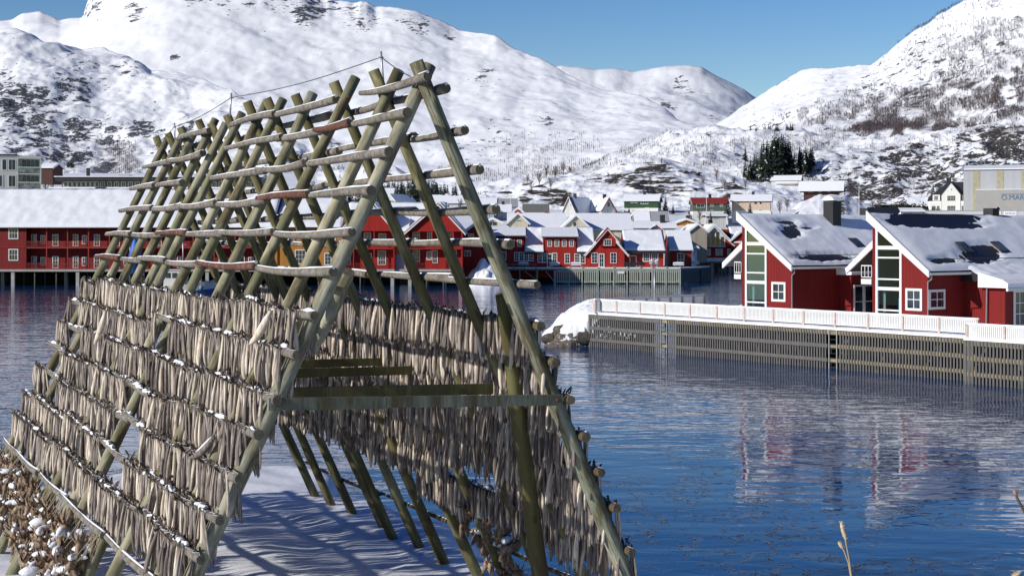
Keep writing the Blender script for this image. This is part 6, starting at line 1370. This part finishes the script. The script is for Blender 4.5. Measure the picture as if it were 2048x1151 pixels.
twig_mass('birch_wood', 'purple-grey bare birch wood climbing the steep mountain', scatter(RM, [(1860,225,190,50,1.2,-8),(1980,130,120,80,.9,-35),(1780,222,110,55,1.0),(1860,262,190,12,3.2,2),(1700,240,110,30,.8),(1900,70,120,80,.35,-35),(2040,200,60,70,1.1),(1620,230,70,30,.6)], 14500, 1), TWIG, (3.5, 7), 13, .024, 2)
twig_mass('birch_scrub', 'bare birch scrub scattered over the low hill and cliff belt', scatter(RL, [(1400,300,260,40,.8),(1600,290,140,45,.8),(1760,286,160,18,1.2),(1190,348,130,20,1.6),(1300,322,140,30,.9),(1990,262,110,12,1.2),(1650,370,120,24,.9),(1560,340,90,40,.9),(1800,380,80,20,.5)], 4200, 3), TWIG, (1.8, 4), 12, .020, 4)
twig_mass('shoulder_scrub', 'dark scrub patches at the foot of the rocky shoulder', scatter(LS, [(240,318,34,36,3),(275,335,30,18,2),(110,345,50,30,1),(240,310,170,45,.3),(60,260,90,70,.15),(620,350,160,30,.5)], 1100, 5), TWIG, (2.0, 4.5), 13, .026, 6)
twig_mass('foot_wood', 'grey birch wood along the foot of the big white mountain', scatter(BM, [(1010,350,150,26,1.4),(1180,320,130,34,1),(900,368,90,16,1.2),(1090,300,120,40,.5)], 3000, 7), TWIG, (3, 6.5), 12, .024, 8)
twig_mass('knoll_scrub', 'brown scrub on the rocky knoll', scatter(KN, [(1090,352,46,22,2),(1330,322,100,8,1.5),(1440,352,60,20,1),(1250,345,140,30,.5),(1500,380,60,14,1)], 320, 9), TWIGB, (1.2, 2.6), 12, .016, 10)
# ---- spruces
NEEDLE = simple('spruce_needles', (.020, .034, .020), .8, .45, 2.5); TRUNK = simple('tree_trunk', (.07, .055, .045), .9, .3, 4)
def spruce_geo(seed, snowy=.1):
    g = random.Random(seed); mb = MB(); h = 1.0; n = 17
    for l in range(n):
        f = l/(n-1); z = .10+.88*f; r = .215*(1-f)**.85*g.uniform(.8, 1.1)+.012; c = max(5, int(11*(1-f))+4)
        for b in range(c):
            a = 2*math.pi*(b+g.random()*.8)/c; rr = r*g.uniform(.6, 1.2); dz = -.05*(1-f)-.02; w = .30*rr+.012; ca, sa = math.cos(a), math.sin(a)
            t = (ca*rr, sa*rr, z+dz*g.uniform(.4, 1.4)); m = (ca*rr*.55, sa*rr*.55, z+.008)
            mb.add([(0, 0, z+.03), (m[0]-sa*w, m[1]+ca*w, m[2]-.012), t, (m[0]+sa*w, m[1]-ca*w, m[2]-.012)], [(0, 1, 2), (0, 2, 3)], 1 if g.random() < snowy else 0)
    return mb.mesh('spruce_crown', [NEEDLE, SNOWF])
SP = [spruce_geo(k+70) for k in range(4)]; mbt = MB(); mbt.tube([(0, 0, -.15), (0, 0, .5), (0, 0, .97)], [.022, .013, .003], 6); SPT = mbt.mesh('spruce_trunk', TRUNK)
def spruce(p, h, label, group, seed, fat=1.0, name='spruce_tree'):
    g = random.Random(seed); t = thing(name, label, 'tree', p, g.uniform(0, 6.28), group); a = link('trunk', SPT, t); b = link('crown', SP[g.randrange(4)], t); a.scale = (h, h, h); b.scale = (h*fat, h*fat, h); return t
g = random.Random(31)
for k in range(62):
    px_ = g.choice((g.uniform(1484, 1530), g.uniform(1500, 1575), g.uniform(1522, 1592), g.uniform(1525, 1592)))
    by = np.interp(px_, [1440, 1500, 1550, 1580], [362, 364, 362, 358])-g.uniform(0, 22); top = np.interp(px_, [1484, 1500, 1518, 1528, 1545, 1562, 1578, 1592], [316, 304, 300, 276, 268, 262, 272, 308])+g.uniform(0, 24)
    p = on_layer(RL, px_, by); h = max(16, by-top)*p.y/F; spruce(p, h, 'dark spruce in the dense clump above the white hilltop villa', 'spruces above the hilltop villa', k, .9)
for k in range(14):
    px_ = g.uniform(1596, 1637); by = g.uniform(336, 352); p = on_layer(RL, px_, by); h = (by-g.uniform(290, 306))*p.y/F; spruce(p, h, 'dark spruce in the small clump beside the dense one', 'spruces in the small clump', 100+k, .95)
for (px_, by, hh, lab) in ((1488, 325, 34, 'lone young spruce on the white slope before the dense clump'), (1500, 262, 12, 'tiny conifer on the hill crest, left of the crest wood'),):
    p = on_layer(RL, px_, by); spruce(p, hh*p.y/F, lab, None, 300+int(px_), 1.2)
for k in range(16):
    px_ = g.uniform(1508, 1590); p = on_layer(RL, px_, 262); spruce(p, g.uniform(9, 17)*p.y/F, 'small dark conifer on the hill crest behind the spruce clump', 'conifers on the hill crest', 330+k, 1.2)
def ground_z(Y): return 2.3+max(-5, Y-285)*.093
for k in range(95):
    px_ = g.uniform(690, 985) if k > 24 else g.uniform(760, 880); Y = g.uniform(540, 640); top = np.interp(px_, [690, 740, 780, 830, 880, 930, 985], [376, 372, 362, 355, 360, 370, 384])+g.uniform(0, 10); z0 = min(ground_z(Y), 20.4)
    z1 = LZ(top, Y); spruce(Vector((LX(px_, Y), Y, z0)), max(4, z1-z0), 'dark conifer in the long wood at the foot of the big mountain', 'conifers in the long wood', 400+k, 1.35)
for (px_, by, hh, lab) in ((1331, 426, 34, 'dark spruce close against the green hillside house'), (1346, 428, 20, 'small conifer beside the spruce by the green house'), (1456, 434, 40, 'dark spruce between the red-roofed and peach houses'), (1500, 436, 34, 'spruce in front of the peach house, hiding part of its basement'), (1421, 448, 26, 'thin spruce below the red-roofed house'), (1258, 426, 13, 'tiny dark spruce at the corner of the green house'), (1866, 400, 34, 'grey-dusted spruce behind the white villa')):
    Y = town_y(by); spruce(P(px_, by, Y), hh*Y/F, lab, None, 600+px_, 1.25)
# ---- broadleaf bare trees and evergreen bushes
def bare_geo(seed):
    g = random.Random(seed); tr = MB(); br = MB(); tr.tube([(0, 0, -.1), (.01, .01, .3), (.02, -.01, .62)], [.022, .015, .007], 6)
    for b in range(34):
        z = g.uniform(.12, .6); a = g.uniform(0, 6.28); L_ = g.uniform(.2, .42)*(1.1-z*.6); q = Vector((.01, 0, z)); e = q+Vector((math.cos(a)*L_*.55, math.sin(a)*L_*.55, L_*.85)); br.tube([q, q.lerp(e, .5)+Vector((0, 0, -.015)), e], [.008, .005, .0015], 3, cap=False)
        for s in range(4): u = g.uniform(.3, .9); m = q.lerp(e, u); a2 = a+g.uniform(-1.2, 1.2); br.tube([m, m+Vector((math.cos(a2)*.07, math.sin(a2)*.07, .09+.05*g.random()))], [.004, .001], 3, cap=False)
    return tr.mesh('bare_trunk', TRUNK), br.mesh('bare_branches', TWIGB)
BG = [bare_geo(k) for k in range(3)]
def bare(p, h, lab, grp, seed):
    g = random.Random(seed); tr, br = BG[seed % 3]; t = thing('bare_tree', lab, 'tree', p, g.uniform(0, 6.28), grp); a = link('trunk', tr, t); b = link('branches', br, t); a.scale = b.scale = (h, h, h); b['kind'] = 'stuff'
for k, (x, y, h) in enumerate(((1062,385,34),(1078,372,40),(1092,360,38),(1110,356,30),(1125,350,34),(1140,352,26),(1101,380,30),(1055,368,26),(1300,372,24),(1322,332,20),(1405,372,30),(1432,362,34),(1448,380,28),(1466,372,26),(1490,378,24),(1214,358,18))):
    p = on_layer(KN, x, y); bare(p, h*p.y/F, 'bare brown tree growing on the rocky knoll', 'bare trees on the knoll', k)
for k, (x, by, h, lab) in enumerate(((1400, 446, 34, 'wide bare bush between the ochre house and the spruces'), (1382, 448, 26, 'bare bush beside the ochre house roof'), (1560, 428, 36, 'bare tree at the end of the peach house'), (1574, 420, 30, 'bare tree behind the peach house terrace'), (940, 430, 40, 'bare tree beside the pale rack leg, before the long hall'), (920, 425, 36, 'bare tree in front of the snowy row house'), (1745, 424, 30, 'bare tree next to the brown-roofed shed'), (1758, 426, 36, 'spreading bare tree at the garden edge of the white villa'), (92, 388, 48, 'brown bare tree between the flats and the terrace building'), (104, 392, 36, 'bare bush at the end wall of the terrace building'), (430, 400, 44, 'rust-brown bare tree seen through the rack'), (1696, 420, 24, 'bare tree on the snowy mound'))):
    Y = town_y(by); bare(P(x, by, Y), h*Y/F, lab, None, k+40)
EVG = simple('evergreen_leaves', (.030, .038, .016), .8, .5, 3)
def bush_geo(seed):
    g = random.Random(seed); mb = MB()
    for k in range(420):
        a = g.uniform(0, 6.28); b = math.acos(g.uniform(-.1, 1)); r = g.uniform(.45, 1)**.6; f = 1+.35*noise.noise((math.cos(a)*1.6, math.sin(a)*1.6, b+seed)); p = Vector((math.sin(b)*math.cos(a)*.62, math.sin(b)*math.sin(a)*.62, math.cos(b)*.9))*r*f; s = g.uniform(.04, .09)
        u = Vector((g.uniform(-1, 1), g.uniform(-1, 1), g.uniform(-1, 1))).normalized()*s; w = u.cross(Vector((g.uniform(-1, 1), g.uniform(-1, 1), 1))).normalized()*s; mb.add([p-u, p+w, p+u, p-w], [(0, 1, 2, 3)])
    return mb.mesh('bush_leaves', EVG)
BU = [bush_geo(3), bush_geo(8)]
for k, (x, by, h, lab) in enumerate(((1782, 430, 24, 'brownish evergreen bush by the bare garden tree'), (1806, 430, 30, 'tall dark green bush in the middle of the villa hedge'), (1828, 430, 27, 'rounded green bush in the villa hedge'), (1846, 430, 25, 'dark bush touching the villa front'), (1869, 428, 16, 'little shrub in front of the villa bay window'), (1878, 428, 11, 'tiny shrub at the villa gable foot'), (140, 334, 14, 'olive green bush on the snowy crag behind the terrace building'))):
    Y = town_y(by) if by > 340 else 560; p = P(x, by, Y) if by > 340 else on_layer(LS, x, by); s = h*p.y/F; o = link('evergreen_bush', BU[k % 2], None, p, (0, 0, k)); o.scale = (s*.9, s*.9, s); tag(o, lab, 'bush', 'evergreen bushes' if by > 340 else None)
# flagpoles and street lamps in the town
for (x, by, ty, lab) in ((1309, 0, 0, ''), (1021, 455, 392, 'thin white flagpole in front of the blue-grey houses'), (1718, 428, 372, 'thin grey lamp mast below the cliff'), (1825, 425, 376, 'slim mast beside the villa hedge'), (1413, 440, 396, 'thin pole in front of the red-roofed house')):
    if not by: continue
    Y = town_y(by); a = P(x, by, Y); h = (by-ty)*Y/F; m = MB(); m.tube([(0, 0, -1), (0, 0, h*.5), (0, 0, h)], [.11, .09, .06], 6); m.tube([(0, 0, h), (0, 0, h+.14)], [.12, .05], 6); o = m.build('flagpole' if 'flag' in lab else 'lamp_mast', RW, None, a); tag(o, lab, 'pole')
# ---- dry grass and a twig close to the camera
STRAW = simple('dry_straw', (.36, .28, .17), .8, .2, 8); HEADS = simple('dry_seed_head', (.52, .42, .27), .85, .25, 30, .004); BUDM = simple('brown_bud_twig', (.10, .06, .05), .7, .3, 12)
def stalk(label, pts, Y, heads):
    P_ = [P(a, b, Y) for a, b in pts]; base = P_[-1].copy(); base.z = min(base.z, 5.9); t = thing('grass_stalk', label, 'dry grass', base); m = MB(); m.tube([p-base for p in P_]+[Vector((0, 0, 0))], [.0018]+[.0026]*(len(P_)), 6); m.build('stem', STRAW, t)
    for (x0, y0, x1, y1, r) in heads:
        a, b = P(x0, y0, Y)-base, P(x1, y1, Y)-base; n = 10; m = MB(); m.tube([a.lerp(b, k/n) for k in range(n+1)], [r*(.25+.9*math.sin(math.pi*min(1, (k+.6)/(n+1)))**.6*(1+.22*math.sin(k*2.6))) for k in range(n+1)], 8); 
        q = random.Random(int(x0))
        for k in range(60): c = a.lerp(b, q.random()); d = Vector((q.uniform(-1, 1), q.uniform(-1, 1), q.uniform(.2, 1.2))).normalized()*r*1.9; s = d.cross(Vector((.3, 1, .2))).normalized()*r*.3; m.add([c-s, c+s, c+d], [(0, 1, 2)])
        m.build('seed_head', HEADS, t)
stalk('tall dry grass stalk with pale seed head before the water', [(1686, 1050), (1692, 1085), (1697, 1110), (1703, 1151), (1708, 1250)], 4.6, [(1692, 1079, 1682, 1045, .0062)])
stalk('shorter dry grass stalk leaning beside the tall one', [(1680, 1088), (1688, 1100), (1697, 1125), (1703, 1160), (1707, 1250)], 4.62, [(1686, 1096, 1677, 1083, .0052)])
stalk('dry grass head just showing at the picture corner', [(2036, 1149), (2025, 1165), (2020, 1200), (2018, 1260)], 4.5, [(2026, 1152, 2040, 1145, .006)])
base = P(2075, 1180, 4.4); base.z = 5.9; t = thing('budding_twig', 'dark budding twig reaching in at the picture edge over the water', 'twig', base)
m = MB(); m.tube([P(x, y, 4.4)-base for x, y in ((2029, 982), (2033, 992), (2040, 1006), (2052, 1028), (2066, 1090))]+[Vector((0, 0, 0))], [.003, .0045, .0045, .005, .006, .008], 7); m.build('stem', BUDM, t)
m = MB(); m.tube([P(x, y, 4.4)-base for x, y in ((2033, 992), (2030, 984), (2027, 977))], [.004, .0075, .001], 7); m.build('bud', simple('pinkish_bud', (.30, .18, .15), .6), t)
